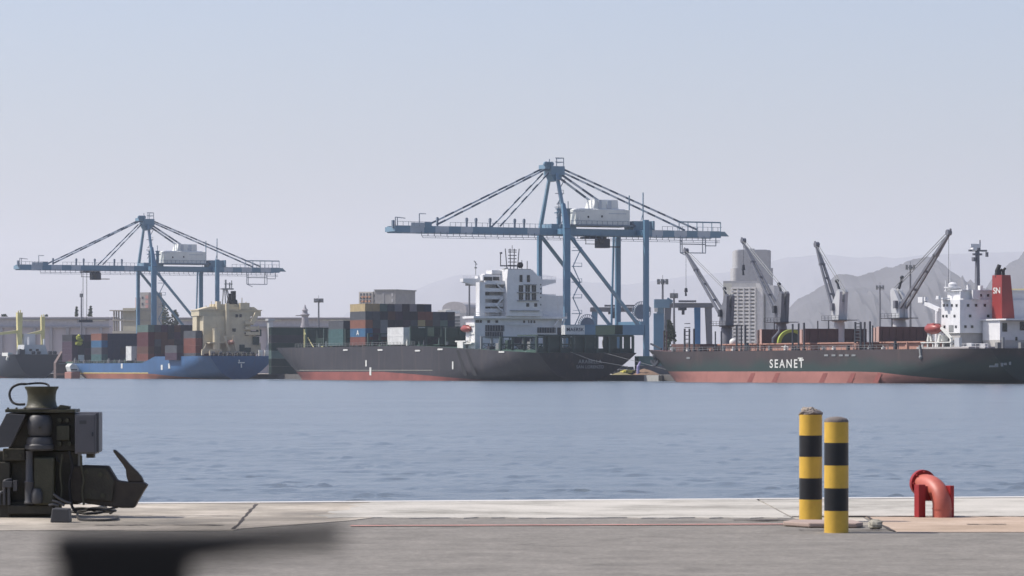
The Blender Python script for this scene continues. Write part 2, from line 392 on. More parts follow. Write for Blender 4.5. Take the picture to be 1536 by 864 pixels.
    for v in (q(656), q(700), q(714), q(735), q(772), q(786), 3.4):
        mb = MB(); bx(mb, v-.25, v+.25, -3.2, -2.8, zt, zt+2.6); bx(mb, v-.3, v+.3, -3.4, -2.6, zt+1.5, zt+2.4); T.part('floodlight', mb, GR, boom)
    mb = MB()
    for v in (q(593), q(596)): mb.beam(P(v, -3, zt-1), P(v, -3, zt+2.4), .2)
    mb.beam(P(q(593), -3, zt+2.4), P(q(608), -3, zt+2.1), .2)
    bx(mb, -52.6, -52.0, -3.2, -2.2, 42.2, 44.4); T.part('boom_tip_frame', mb, GR, boom)
    mb = MB(); mb.beam(P(q(629), -3, zt+1), P(q(629), -3, zt+3.6), .22); mb.beam(P(q(629), -3, zt+3.5), P(q(639), -3, zt+3.5), .2)
    T.part('lamp_bracket', mb, GR, boom)
    # hanging maintenance platform and end gallery on the landside tip
    mb = MB()
    for a in (40.4, 41.0, 47.9, 48.9): mb.beam(P(a, -3.5, zb), P(a, -3.5, zb-4.6), .22)
    for z in (-2.0, -4.6): mb.beam(P(40.4, -3.5, zb+z), P(48.9, -3.5, zb+z), .28)
    mb.beam(P(48.9, -3.5, zb-2.4), P(52.4, -3.5, zb-2.4), .25); mb.beam(P(52.4, -3.5, zb-2.4), P(52.4, -3.5, zb), .2); mb.beam(P(40.4, -3.5, zb-4.6), P(42.8, -3.5, zb-5.6), .2)
    T.part('maintenance_platform', mb, GR, boom)
    mb = MB(); bx(mb, 39.5, 54, -3.6, -3.4, 45.3, 45.7)
    for v in (40, 43, 46, 48, 51, 54): bx(mb, v-.1, v+.1, -3.6, -3.4, zt, 45.6)
    T.part('end_gallery', mb, TE, boom)
    # apex
    mb = MB(); bx(mb, -1.8, 2.6, -2.6, 2.6, 58.6, 61.2); bx(mb, -3.6, -1.2, -2.2, 2.2, 60.4, 61.6); mb.prism([(v0-1.6, QUAY+58.6), (v0+2.4, QUAY+58.6), (v0+.9, QUAY+56.8), (v0-.4, QUAY+56.8)], u0-2.2, u0+2.2)
    for q in ((-3.3, -2.0), (-2.4, -2.0), (-1.5, -2.0)): mb.tube([P(q[0], q[1]-.4, 61.8), P(q[0], q[1]+.4, 61.8)], .7, 10)
    apex = T.part('apex_head', mb, TE)
    mb = MB()
    for v in (0, 2.3): mb.beam(P(v, -2.4, 61.2), P(v, -2.4, 63.6), .2); mb.beam(P(v, 2.4, 61.2), P(v, 2.4, 63.6), .2)
    for z in (62.4, 63.6): mb.beam(P(-.4, -2.4, z), P(2.3, -2.4, z), .22); mb.beam(P(2.3, -2.4, z), P(2.3, 2.4, z), .2)
    T.part('apex_platform', mb, GR, apex)
    # ladder platforms within the A-frame
    mb = MB()
    for z, v in ((57, -.3), (53, -.8), (49, -1.0), (46.5, 0)):
        bx(mb, v-.2, v+2.2, -4.5, -3.5, z, z+.18); mb.beam(P(v+2.1, -4.4, z), P(v+2.1, -4.4, z+1.1), .1); bx(mb, v, v+2.2, -4.5, -4.4, z+1.0, z+1.1)
        mb.beam(P(v+2, -4, z), P(v+.2, -4, z-3.2), .2)
    T.part('ladder', mb, GR)
    for v in (1.2, 4.2):
        mb = MB(); bx(mb, v-.5, v+.5, -2, -1, zt, 48.6); bx(mb, v-1.1, v+1.1, -2.4, -.6, 47.4, 47.7); bx(mb, v-.8, v+.9, -2.2, -.8, 48.6, 48.9); mb.beam(P(v, -1.5, 48.6), P(v, -1.5, 51), .2)
        T.part('sheave_tower', mb, TE)
    mb = MB(); bx(mb, -2, 6.0, -3.4, 3.4, zt, zt+1.3); T.part('hinge_block', mb, TE)
    # stays with painted bands
    def stay(a, b3, w, nseg):
        mb = MB(); a, b3 = Vector(a), Vector(b3)
        for k in range(nseg): mb.beam(a.lerp(b3, k/nseg), a.lerp(b3, (k+1)/nseg), w, w, k % 2)
        T.part('stay', mb, [M['stay_dark'], PA])
    for u in (-3.2, 3.2):
        stay(P(-2.6, u*.6, 60.6), P(V(655, u0-3.2)-v0 if u < 0 else V(640, u0+3.2)-v0, u, zt+.4), .5, 13); stay(P(-2.4, u*.6, 59.2), P(V(750, u0-3.2)-v0 if u < 0 else V(737, u0+3.2)-v0, u, zt+.3), .42, 9)
        stay(P(1.8, u*.6, 60.6), P(V(1045, u0-3.2)-v0 if u < 0 else V(1027, u0+3.2)-v0, u, zt+.4), .48, 17); stay(P(1.6, u*.6, 58.9), P(25.5, u, zt+1.0), .55, 7)
    # machinery house
    mb = MB(); bx(mb, 6.6, 23.2, -4.2, 4.2, 44.2, 48.6)
    mb.frus((v0+6.6, v0+23.2, u0-4.2, u0+4.2), (v0+7.2, v0+22.6, u0-3.6, u0+3.6), QUAY+48.6, QUAY+48.9)
    mb.frus((v0+11.6, v0+19.8, u0-3.4, u0+2.6), (v0+12.4, v0+19.8, u0-3.0, u0+2.2), QUAY+48.9, QUAY+51.6)
    hs = T.part('machinery_house', mb, M['house_white'])
    mb = MB(); bx(mb, 3.6, 24, -4.9, 4.9, 43.75, 44.15)
    for v in np.arange(3.6, 24, 1.7): bx(mb, v-.05, v+.05, -4.9, -4.8, 44.15, 45.2)
    bx(mb, 3.6, 24, -4.9, -4.82, 45.15, 45.25); bx(mb, 3.6, 8, -4.9, -4.82, 48.0, 48.1); T.part('house_floor', mb, GR, hs)
    for v, z in ((14, 46.6), (9.5, 46.4)):
        mb = MB(); bx(mb, v-.25, v+.25, -4.26, -4.21, z-.3, z+.3); T.part('window', mb, M['glass_dark'], hs)
    mb = MB(); bx(mb, 16.2, 22, -4.27, -4.21, 47.4, 47.6); bx(mb, 13.2, 14.2, -3.6, -3.42, 49, 51.5); bx(mb, 16, 17.4, -3.7, -3.41, 49, 51.3); T.part('louvre', mb, PA, hs)
    mb = MB()
    for v, z in ((23.6, 53.0), (28.2, 54.0)): mb.beam(P(v, -3, zt), P(v, -3, z), .28); mb.beam(P(v-1.5, -3, zt), P(v, -3, zt+5), .15)
    bx(mb, 25, 31.0, -3, 3, zt, zt+2.6); bx(mb, 31.0, 31.6, -4, 4, zt, zt+2.7)
    T.part('portal_tie', mb, TE)
    # cable reels low on the landside frame
    for v, u, z, r in ((V(880, u0-4)-v0, -4, 14.6, 3.1), (V(961, u0-4)-v0, -4, 18.6, 3.0)):
        mb = MB()
        mb.tube([P(v, u-.5, z), P(v, u+.5, z)], r*.72, 20)
        for k in range(28):
            a = 2*math.pi*k/28; mb.beam(P(v+r*.7*math.cos(a), u-.6, z+r*.7*math.sin(a)), P(v+r*math.cos(a), u-.6, z+r*math.sin(a)), .16)
        for k in range(28):
            a, a2 = 2*math.pi*k/28, 2*math.pi*(k+1)/28; mb.beam(P(v+r*math.cos(a), u-.6, z+r*math.sin(a)), P(v+r*math.cos(a2), u-.6, z+r*math.sin(a2)), .18)
        T.part('cable_reel', mb, GR)
    # trolley with the operator's cab, ropes and spreader
    mb = MB(); bx(mb, 10, 16.5, -2.3, 2.3, zb-.8, zb-.2); bx(mb, 12.2, 15.8, -5.9, -3.0, zb-3.6, zb-.9); bx(mb, 15.8, 19.5, -5.2, -4, zb-3.4, zb-3.1); bx(mb, 8, 12, -5.3, -5.1, zb-2.6, zb-2.4); mb.beam(P(8.2, -5.2, zb-2.5), P(8.2, -5.2, zb), .15)
    tr = T.part('trolley', mb, DK)
    mb = MB(); bx(mb, 12.4, 13.6, -5.98, -5.91, zb-2.6, zb-1.3); T.part('window', mb, M['glass_dark'], tr)
    return T, tr
GANTRY = 'blue container gantry cranes on the far quay'
craneA, trolleyA = sts_crane('gantry_crane', 'large blue gantry crane rising behind the dark container ship with the white superstructure', 0, 0, GANTRY)
cB = copy_tree(craneA.e); x, y = W(3.0, 371); cB.location = (x, y, QUAY-1.2)
cB['label'] = 'more distant blue gantry crane behind the blue ship with the cream superstructure'
for ch in cB.children:
    if ch.name.startswith('trolley'):
        ch.location.x += -36
        mb = MB()
        for a in (10.5, 12): mb.beam((a, 0, 40), (a, 0, 22), .16)
        mb.box(8.5, 14, -1.2, 1.2, 21, 22)
        link('spreader', mb.mesh('spreader'), M['dark_metal'], ch)
# ------------------------------------------------------------------ ships
def lerp(a, b, t): return a+(b-a)*t
def clamp(x): return max(0., min(1., x))
def hull_mb(L, B, vc, ust, dk, boot, sternL=.32, rake=.035, bowp=.55):
    """dk(x): deck height above water; boot(x): top of the boot paint. material 0 topsides, 1 boot, 2 deck"""
    ts = [0, .006, .015, .03, .05, .075, .1, .13, .16, .2, .25, .32, .4, .5, .6, .7, .76, .81, .85, .88, .91, .935, .955, .97, .982, .992, 1.0]
    nl = 10; mb = MB(); P = []
    def half(x, q):
        ls = lerp(sternL*L, .03*L, q**.8); base = lerp(.12, .94, q**.6)
        hs = base+(1-base)*math.sin(math.pi/2*clamp(x/ls))
        xe = L*(1-rake*(1-q)**1.2); hb = math.sin(math.pi/2*clamp((xe-x)/(L*lerp(.25, .12, q))))**lerp(.95, bowp, q)
        return B/2*hs*hb
    for t in ts:
        q0 = []
        for k in range(nl+1):
            def zz(x):
                d, bt = dk(x), boot(x)
                lv = [-1.2, 0.0, bt*.5, bt]+[lerp(bt, d, i/(nl-3)) for i in range(1, nl-2)]
                return lv[k]
            qa = clamp(max(zz(t*L), 0)/dk(t*L)); xs = (1-qa)*.018*L; xe = L*(1-rake*(1-qa)**1.2)
            x = lerp(xs, xe, t); z = zz(x); q0.append((x, half(x, qa) if t < 1 else 0.05, z))
        P.append(q0)
    n = len(ts)
    for side in (1, -1):
        base = len(mb.v); mb.v += [(vc+side*h, ust+x, WATER+z) for row in P for (x, h, z) in row]
        for i in range(n-1):
            for k in range(nl):
                a = base+i*(nl+1)+k; mb.f.append((a, a+1, a+nl+2, a+nl+1)); mb.m.append(1 if k < 3 else 0)
    half_n = len(mb.v)//2
    for k in range(nl):
        mb.f.append((k, k+1, half_n+k+1, half_n+k)); mb.m.append(1 if k < 3 else 0)
        i = (n-1)*(nl+1)+k; mb.f.append((i, i+1, half_n+i+1, half_n+i)); mb.m.append(1 if k < 3 else 0)
    # deck
    for i in range(n-1):
        a = i*(nl+1)+nl; b3 = a+nl+1; mb.f.append((a, b3, half_n+b3, half_n+a)); mb.m.append(2)
    return mb, half
def strip_line(T, par, half, vc, ust, x0, x1, z, dk, h, m, name='painted_line'):
    mb = MB(); xs = np.linspace(x0, x1, 24)
    for a, b3 in zip(xs[:-1], xs[1:]):
        va, vb = vc-half(a, z/dk(a))-.06, vc-half(b3, z/dk(b3))-.06
        mb.add([(va, ust+a, WATER+z), (vb, ust+b3, WATER+z), (vb, ust+b3, WATER+z+h), (va, ust+a, WATER+z+h)], [(0, 1, 2, 3)])
    return T.part(name, mb, m, par)
def railing(T, par, pts, h=1.1, step=1.8, m=None, name='railing', w=.07):
    mb = MB()
    for a, b3 in zip(pts[:-1], pts[1:]):
        a, b3 = Vector(a), Vector(b3); n = max(1, int((b3-a).length/step))
        for i in range(n+1): p = a.lerp(b3, i/n); mb.box(p.x-w/2, p.x+w/2, p.y-w/2, p.y+w/2, p.z, p.z+h)
        for q in (.45, 1): mb.beam(a+Vector((0, 0, h*q)), b3+Vector((0, 0, h*q)), w)
    return T.part(name, mb, m or M['lash_grey'], par)
def window(T, par, v, u, z, w, h, face, m=None, name='window'):
    """a window proud of an aft face ('a': constant u, width along v) or of a port face ('p': constant v, width along u)"""
    mb = MB()
    if face == 'a': mb.box(v-w/2, v+w/2, u-.10, u-.02, z-h/2, z+h/2)
    else: mb.box(v-.10, v-.02, u-w/2, u+w/2, z-h/2, z+h/2)
    return T.part(name, mb, m or M['glass_dark'], par)

# ---- containers: one mesh, colours per object
def container_mesh(L=12.19):
    mb = MB(); w, h = 2.40, 2.57
    mb.box(.06, w-.06, .06, L-.06, .06, h-.06)
    for x in (0, w-.16):
        for y in (0, L-.16): mb.box(x, x+.16, y, y+.16, 0, h)
    for z in (0, h-.14):
        mb.box(.16, w-.16, 0, .12, z, z+.14); mb.box(.16, w-.16, L-.12, L, z, z+.14)
        for x in (0, w-.12): mb.box(x, x+.12, .16, L-.16, z, z+.14)
    for k in range(int(L/.55)): mb.box(0.02, .06, .3+k*.55, .55+k*.55, .2, h-.2)     # side corrugation
    for x in (.45, .95, 1.45, 1.95): mb.box(x-.04, x+.04, .0, .06, .12, h-.12)          # door lock rods
    mb.box(w/2-.02, w/2+.02, .03, .06, .12, h-.12)
    return mb.mesh('shipping_container')
CM = {12.19: container_mesh(), 6.06: container_mesh(6.06)}
CC = {}
for nm, c in {'maroon': (.085, .022, .025), 'rust red': (.16, .055, .04), 'orange': (.21, .09, .06), 'navy': (.02, .03, .06), 'charcoal': (.03, .03, .036), 'slate': (.075, .08, .09),
              'blue': (.04, .12, .22), 'teal': (.05, .11, .11), 'dark green': (.015, .034, .027), 'beige': (.42, .33, .18), 'white': (.62, .62, .60), 'brown': (.10, .05, .035), 'grey': (.20, .20, .21), 'sage': (.10, .15, .13), 'plum': (.06, .035, .055)}.items():
    CC[nm] = mat(nm.replace(' ', '_')+'_container_paint', c, .6, var=.14, scale=.5, rust=.22, rustcol=(.09, .045, .03))
ORD = ['first', 'second', 'third', 'fourth', 'fifth', 'sixth', 'seventh', 'eighth', 'ninth', 'tenth', 'eleventh', 'twelfth', 'thirteenth', 'fourteenth']
TIER = ['bottom', 'second', 'third', 'fourth', 'fifth', 'sixth']
SIT = WATER
def container(v, u, z, colour, label, group, L=12.19):
    o = bpy.data.objects.new('shipping_container', CM[L]); COL.objects.link(o)
    x, y = W(v, u); o.location = (x, y, z); o.rotation_euler = (0, 0, TH)
    if not CM[L].materials: CM[L].materials.append(CC['charcoal'])
    o.material_slots[0].link = 'OBJECT'; o.material_slots[0].material = CC[colour]
    tag(o, label, 'container', group); return o
DARKS = ['charcoal', 'charcoal', 'plum', 'charcoal', 'brown', 'plum', 'brown', 'charcoal', 'slate']
def bay(vp, u, z, rows, tiers, where, group, port=None, pick=None, skip=None, L=12.19, special=None):
    """one container bay: rows counted from the port (water) side at v=vp; port = colours up the port column"""
    rng = random.Random(int(u*7+rows))
    for r in range(rows):
        for t in range(tiers):
            if skip and skip(r, t): continue
            col = (special or {}).get((r, t)) or (port[t] if port and r == 0 and t < len(port) else (pick or rng.choice(DARKS)))
            container(vp+r*2.5, u, z+t*2.6, col, f'{col} container {TIER[t]} tier, {ORD[r]} row from water, {where}', group, L)

# ================================================================= dark container ship
uS, vC, LS, BS = -64.0, -20.0, 214.0, 32.0
T = Thing('container_ship', 'dark grey container ship with red boot paint and tall white aft superstructure', 'ship', (vC, uS, WATER), True)
dk = lambda x: 7.8+1.3*clamp(x/42)+1.2*clamp((x-42)/40)
bt = lambda x: 2.5*clamp((x-34)/70)+.06
mb, half = hull_mb(LS, BS, vC, uS, dk, bt, .33, .02, .42)
hull = T.part('hull', mb, [M['hull_grey'], M['boot_red'], M['deck_green']], smooth=True)
strip_line(T, hull, half, vC, uS, 70, 185, 2.9, dk, .22, mat('faded_line_paint', (.20, .20, .17), .7, rust=.4))
mb = MB(); mb.ball((vC, uS+LS-8, WATER-.3), 2.0, 6.5, 2.4); T.part('bulbous_bow', mb, M['boot_red'], hull, True)
# draught and plimsoll marks, small fairleads and side marks on the port side
for px, py, w, h in ((549.5, 545, .5, 1.9), (556, 557, .7, 2.4), (679.5, 548, .45, 2.2)):
    u = U(px, vC-BS/2); z = Z(py, -36, u); q = clamp((z-WATER)/10)
    mb = MB(); v = vC-half(u-uS, q)-.08; mb.box(v-.03, v, u-w, u+w, z-h/2, z+h/2); T.part('hull_mark', mb, M['line_white'], hull)
for px, py in ((519, 525), (571, 525), (627, 526), (661, 524), (753, 528), (782, 529), (795, 530)):
    u = U(px, vC-BS/2); z = Z(py, -36, u); v = vC-half(u-uS, clamp((z-WATER)/10))-.1
    mb = MB(); mb.box(v-.12, v+.2, u-1.8, u+1.8, z-.22, z+.22); T.part('fairlead', mb, M['line_white'], hull)
# stains of discharge water
for px in (686, 700):
    u = U(px, -36); mb = MB(); v = -36.07
    mb.add([(v, u-.8, WATER+8.8), (v, u+.8, WATER+8.8), (v, u+1.2-6, WATER+1.5), (v, u-1.2-6, WATER+1.5)], [(0, 1, 2, 3)]); T.part('scupper_stain', mb, M['black'], hull)
zd = WATER+7.85; zq = WATER+9.0
t1 = text_mb('ARABELLA', 1.0, (V(884, uS)+.2, uS-.06, Z(545, -17, uS)), (1, 0, 0), (0, 0, 1), .02, 1.0, 1.1); T.part('lettering', t1, M['lash_grey'], hull)
t1 = text_mb('SAN LORENZO', .85, (V(885, uS), uS-.06, Z(552.5, -17, uS)), (1, 0, 0), (0, 0, 1), .02, .95, 1.1); T.part('lettering', t1, M['lash_grey'], hull)
railing(T, None, [(-35.6, uS+84, WATER+10.3), (-35.6, uS+180, WATER+10.3)], 1.1, 2.6)
# superstructure at u=-19 (aft face)
uh = -19.0
z_ = lambda py: Z(py, -20, uh)
v_ = lambda px: V(px, uh)
SW = M['ship_white']
mb = MB()
mb.box(-34, -6.2, uh+.02, uh+6, zq, z_(478))                                # broad lower house
mb.box(-34.8, -5.2, uh-1.3, uh+6.5, z_(478), z_(474.5))                      # boat deck slab
house = T.part('superstructure', mb, SW)
mb = MB(); mb.box(v_(756), v_(808), uh-2.0, uh+4, z_(474.5)+.02, z_(420))
mb.frus((v_(756), v_(808), uh-2, uh+4), (v_(757.5), v_(794), uh-2, uh+4), z_(420)+.01, z_(404.5))
T.part('engine_casing', mb, SW, house)
mb = MB(); mb.box(v_(808)+.02, v_(845), uh+.1, uh+8, z_(474.5)+.02, z_(443)); mb.box(v_(812), v_(836), uh+1, uh+7, z_(443)+.02, z_(440.5)); T.part('stores_block', mb, SW, house)
mb = MB(); mb.box(v_(718), v_(726.5), uh-.6, uh+2, z_(474.5)+.02, z_(424)); mb.box(V(727, uh+3), V(757, uh+3), uh+3, uh+6, z_(474.5)+.02, z_(418)); T.part('accommodation_block', mb, SW, house)
for py in (425.5, 436.5, 447.5, 458.5, 467):
    mb = MB(); mb.box(v_(726.6), v_(755.8), uh-.6 if py < 440 else uh+.4, uh+2.98, z_(py)-.3, z_(py)+.1); mb.box(v_(726.6), v_(755.8), uh-.5 if py < 440 else uh+.45, uh+.0 if py < 440 else uh+.6, z_(py)+.1, z_(py)+.75); T.part('balcony', mb, SW, house)
for (a, b3, py) in ((728, 737, 442), (741, 750, 453), (729, 738, 463), (747, 755, 430.5)):
    window(T, house, (v_(a)+v_(b3))/2+.8, uh+3, z_(py), abs(v_(b3)-v_(a)), 1.3, 'a')
for i, (a, b3, p, q) in enumerate(((742, 753, 424, 436), (753, 744, 447, 458), (743, 753, 458, 467))):
    mb = MB(); mb.beam((v_(a), uh-.4, z_(p)), (v_(b3), uh-.4, z_(q)), .7, .25); T.part('stair', mb, SW, house)
# wheelhouse with bridge wings
mb = MB(); mb.box(V(717, uh+4), V(812, uh+4), uh+4, uh+6.5, z_(425), z_(414)); mb.box(V(724, uh+2), V(757, uh+2), uh+2, uh+4, z_(421), z_(412.5)); wh = T.part('wheelhouse', mb, SW, house)
for sgn, tip, root in ((1, 693, 722), (-1, 832, 806)):
    mb = MB(); a, b3 = V(tip, uh+5), V(root, uh+5)
    lo, hi = (a, b3) if a < b3 else (b3, a)
    zt = Z(418.5, -20, uh+5); zb2 = Z(423.5, -20, uh+5); zr = Z(431, -20, uh+5)
    mb.prism([(a, zt), (b3, zt), (b3, zr), (a, zb2)], uh+4.2, uh+6.4); T.part('bridge_wing', mb, SW, house)
    railing(T, house, [(a, uh+4.3, zt), (b3, uh+4.3, zt)], .9, 1.2, SW)
window(T, wh, V(732, uh+2), uh+2, z_(418.5), 2.6, 1.1, 'a'); window(T, wh, V(744, uh+2), uh+2, z_(418), 2.0, 1.0, 'a')
mb = MB(); mb.box(V(726, uh+3), V(752, uh+3), uh+2.5, uh+6, z_(412.4), z_(411)); mb.box(V(738, uh+2), V(757, uh+2), uh+2, uh+6, z_(411), z_(405.5)); T.part('monkey_island', mb, SW, wh)
# windows of the casing
for row, h, xs in ((418, 2.0, (777, 788)), (433, 1.9, (775.2, 778.6, 785.2, 788.8, 794.6, 798)), (445, 1.9, (775.2, 778.6, 785.2, 788.8, 794.6, 798)), (457.5, 1.0, (787, 799))):
    for x in xs: window(T, house, v_(x), uh-2, z_(row), .62 if len(xs) == 6 else .9, h, 'a')
for py, a, b3 in ((439.0, 771, 803), (451, 771, 803), (427, 781, 800), (466, 760, 804)):
    mb = MB(); mb.box(v_(a), v_(b3), uh-2.5, uh-2.03, z_(py)-.12, z_(py)+.06); T.part('ledge', mb, M['lash_grey'], house)
for py in (427, 433, 440, 446, 457): window(T, house, v_(806.5), uh-2, z_(py), .3, .4, 'a')
for x, w in ((716, 2), (721, 1.2), (733, 1.5), (745, 1.5), (786, 1.0), (793, .5), (797, .8), (801.5, .9)): window(T, house, v_(x), uh, z_(482.5), w*.55, .75, 'a')
for a, b3, p, q in ((728, 756, 488, 497), (728, 754, 498, 507), (806, 833, 491, 499), (770, 800, 505, 518), (836, 846, 491, 503)):
    mb = MB(); mb.box(v_(a), v_(b3), uh-.2, uh-.03, z_(q), z_(p)); T.part('deck_opening', mb, M['hull_navy'], house)
    if a in (806, 728):
        mb = MB()
        for k in range(7): vv = lerp(v_(a), v_(b3), (k+.5)/7); mb.box(vv-.1, vv+.1, uh-.35, uh-.21, z_(q), z_(p))
        T.part('opening_bars', mb, M['lash_grey'], house)
railing(T, house, [(-34.6, uh-1.25, z_(474.5)), (-5.4, uh-1.25, z_(474.5))], 1.0, 1.4, SW)
mb = MB(); mb.beam((v_(799), uh-1.6, z_(474)), (v_(805), uh-1.6, z_(468)), .5); mb.box(v_(760), v_(800), uh-1.2, uh-1.0, z_(487), z_(485.5)); mb.beam((v_(829), uh-.8, z_(489)), (v_(836), uh-.8, z_(479)), .4); mb.beam((v_(842), uh-.8, z_(489)), (v_(845), uh-.8, z_(479)), .4); T.part('davit', mb, SW, house)
# mast and aerials
mb = MB(); ut = uh+1
for vv in (-2.2, -.7, .7, 2.2): mb.beam((v_(770.5)+vv*.75, ut, z_(404)), (v_(770.5)+vv, ut, z_(373)), .2)
for py in (398, 393, 388, 383, 378, 375): mb.beam((v_(764.5), ut, z_(py)), (v_(777), ut, z_(py)), .22)
mb.beam((v_(752.5), ut, z_(398.8)), (v_(778), ut, z_(398.8)), .35, .35); mb.beam((v_(753), ut, z_(400)), (v_(753), ut, z_(379)), .2); mb.box(v_(752.4), v_(755), ut-.3, ut+.3, z_(381), z_(378.5)); mb.beam((v_(770.5), ut, z_(374)), (v_(770.5), ut, z_(368)), .12)
mast = T.part('mast', mb, M['dark_metal'])
mb = MB(); mb.ball((v_(782.5), ut, z_(397.5)), .9); T.part('radar_dome', mb, M['black'], mast, True)
mb = MB(); mb.box(v_(759), v_(793), uh-1.5, uh+3, z_(404.4), z_(403.4)); mb.beam((v_(793), ut, z_(404)), (v_(793), ut, z_(391)), .2); mb.beam((v_(785), ut, z_(403)), (v_(785), ut, z_(390)), .18); mb.beam((v_(764), ut, z_(411)), (v_(761), ut, z_(402)), .9); mb.beam((v_(726.5), uh+6, z_(412)), (v_(726.5), uh+6, z_(392)), .14); mb.box(v_(725), v_(728), uh+5.8, uh+6.2, z_(402.5), z_(400.5)); mb.beam((v_(724), uh+6, z_(391)), (v_(728.5), uh+6, z_(397)), .18); T.part('aerial', mb, M['lash_grey'], mast)
# lifeboat station on the port side
ul = U(697, -35); zl = lambda py: Z(py, -35, ul)
mb = MB(); mb.ball((-34.6, ul, zl(493)), 1.0, 3.2, 1.0, 14, 8); mb.box(-35.2, -34, ul-1.4, ul+.8, zl(490), zl(487.5)); T.part('lifeboat', mb, M['boat_orange'], None, True)
mb = MB(); u2 = U(709, -34)
for uu in (U(705, -34), U(713, -34)): mb.beam((-34, uu, zq), (-34, uu, Z(486, -34, uu)), .45)
for py in (488, 500, 514): mb.beam((-34, U(713.5, -34), Z(py, -34, u2)), (-34, U(702, -34), Z(py, -34, u2)), .5)
mb.beam((-34, U(713, -34), Z(514, -34, u2)), (-34, U(704, -34), Z(501, -34, u2)), .25); mb.box(-35.3, -33, U(713, -34), U(687, -35), Z(516, -35, u2), Z(514, -35, u2))
u3 = U(693, -35)
mb.box(-35.6, -34.6, u3-2.0, u3+2.0, Z(523, -35, u3), Z(513, -35, u3)); mb.box(-35.6, -34.6, u3-3.6, u3+3.6, Z(513, -35, u3), Z(511, -35, u3))
T.part('boat_davit', mb, M['line_white'])
zq = WATER+10.35
# lashing bridges and hatch coamings
def lashing(T, par, u, v0, v1, z0, z1, n, m, panel=False):
    mb = MB()
    for i in range(n):
        v = lerp(v0, v1, i/(n-1)); mb.box(v-.28, v+.28, u-.3, u+.3, z0, z1)
        if i < n-1:
            v2 = lerp(v0, v1, (i+1)/(n-1)); mb.beam((v, u, z0), (v2, u, lerp(z0, z1, .45)), .14); mb.beam((v2, u, z0), (v, u, lerp(z0, z1, .45)), .14)
    for q in (.45, .97): mb.box(v0, v1, u-.5, u+.5, lerp(z0, z1, q)-.16, lerp(z0, z1, q)+.12)
    if panel:
        for i in range(n-1):
            if i % 3 != 1: mb.box(lerp(v0, v1, i/(n-1))+.28, lerp(v0, v1, (i+1)/(n-1))-.28, u+.05, u+.2, z0, lerp(z0, z1, .9))
    return T.part('lashing_bridge', mb, m, par)
lashing(T, None, 24, -35.2, -5, zq, Z(489, -34, 24), 7, M['lash_green'], True)
for u, q in ((56.4, 500), (74.5, 493), (92, 493), (107, 493)): lashing(T, None, u, -35.2, -5, zq, Z(q, -34, u), 9, M['lash_green'])
lashing(T, None, -1.5, -35, -5, zq, zq+5.0, 8, M['lash_green'], True)
for k, u in enumerate((3, 10, 40, 58.6, 76)):
    mb = MB(); mb.box(-34, -6, u, u+12, zq, zq+.22); T.part('hatch_cover', mb, M['deck_green'])
lashing(T, None, -26, -35, -5.5, WATER+8.9, WATER+12.6, 10, M['lash_grey'])
lashing(T, None, -39, -35, -5.5, WATER+8.6, WATER+12.4, 9, M['lash_green'])
for k in range(6):
    v = -34+k*3.3; h = 1.0+(k*7 % 5)*.45; mb = MB(); mb.box(v-.8, v+.9, -31+(k % 3), -29+(k % 3), WATER+8.8, WATER+8.8+h); mb.tube([(v, -28.6, WATER+8.8), (v, -28.6, WATER+9.6+h)], .22, 8)
    T.part('deck_locker', mb, M[['hull_navy', 'lash_grey', 'lash_green'][k % 3]])
# aft mooring deck under its lashing bridge
mb = MB()
for i in range(9):
    v = lerp(-35, -5.5, i/8); mb.box(v-.3, v+.3, uS+1.0, uS+1.6, zd, Z(504, v, uS))
mb.box(-35, -5.5, uS+.8, uS+1.8, Z(505, -20, uS), Z(503, -20, uS)); mb.box(-35, -5.5, uS+1.9, uS+2.2, zd, zd+1.2)
for (a, b3) in ((820, 847), (858, 860), (868, 896), (910, 930), (941, 950)):
    mb.box(V(a, uS), V(b3, uS), uS+1.9, uS+2.3, zd, Z(504, -20, uS))
mb.box(-35, -5.5, uS+.8, uS+14, Z(504, -20, uS), Z(502, -20, uS))
T.part('mooring_gallery', mb, M['lash_green'])
mb = MB()
for px, w, h in ((853, 1.4, 2.2), (862, 1.2, 2.2), (905, 1.6, 1.6), (935, 1.6, 2.0)):
    mb.box(V(px, uS), V(px, uS)+w, uS+13, uS+13.2, zd+1.6, zd+1.6+h)
T.part('bright_gap_panel', mb, M['line_white'])  # white panels painted in for daylight seen through the gallery openings
for px in (858, 880, 902, 931):
    mb = MB(); v = V(px, uS); mb.box(v-.9, v+.9, uS+3, uS+5, zd, zd+.4); mb.tube([(v-.8, uS+4, zd+1), (v+.8, uS+4, zd+1)], .7, 12); T.part('winch', mb, M['lash_grey'])
mb = MB(); mb.tube([(V(855, uS), uS-.2, zd+.2), (V(880, uS), uS-4, zd-2.2), (V(912, uS), uS-9, zd-3.6), (V(942, uS), uS-14, .9)], .06, 5); mb.tube([(V(905, uS), uS-.2, zd), (-2.5, uS-22, .9)], .05, 5); T.part('mooring_line', mb, M['lash_grey'])
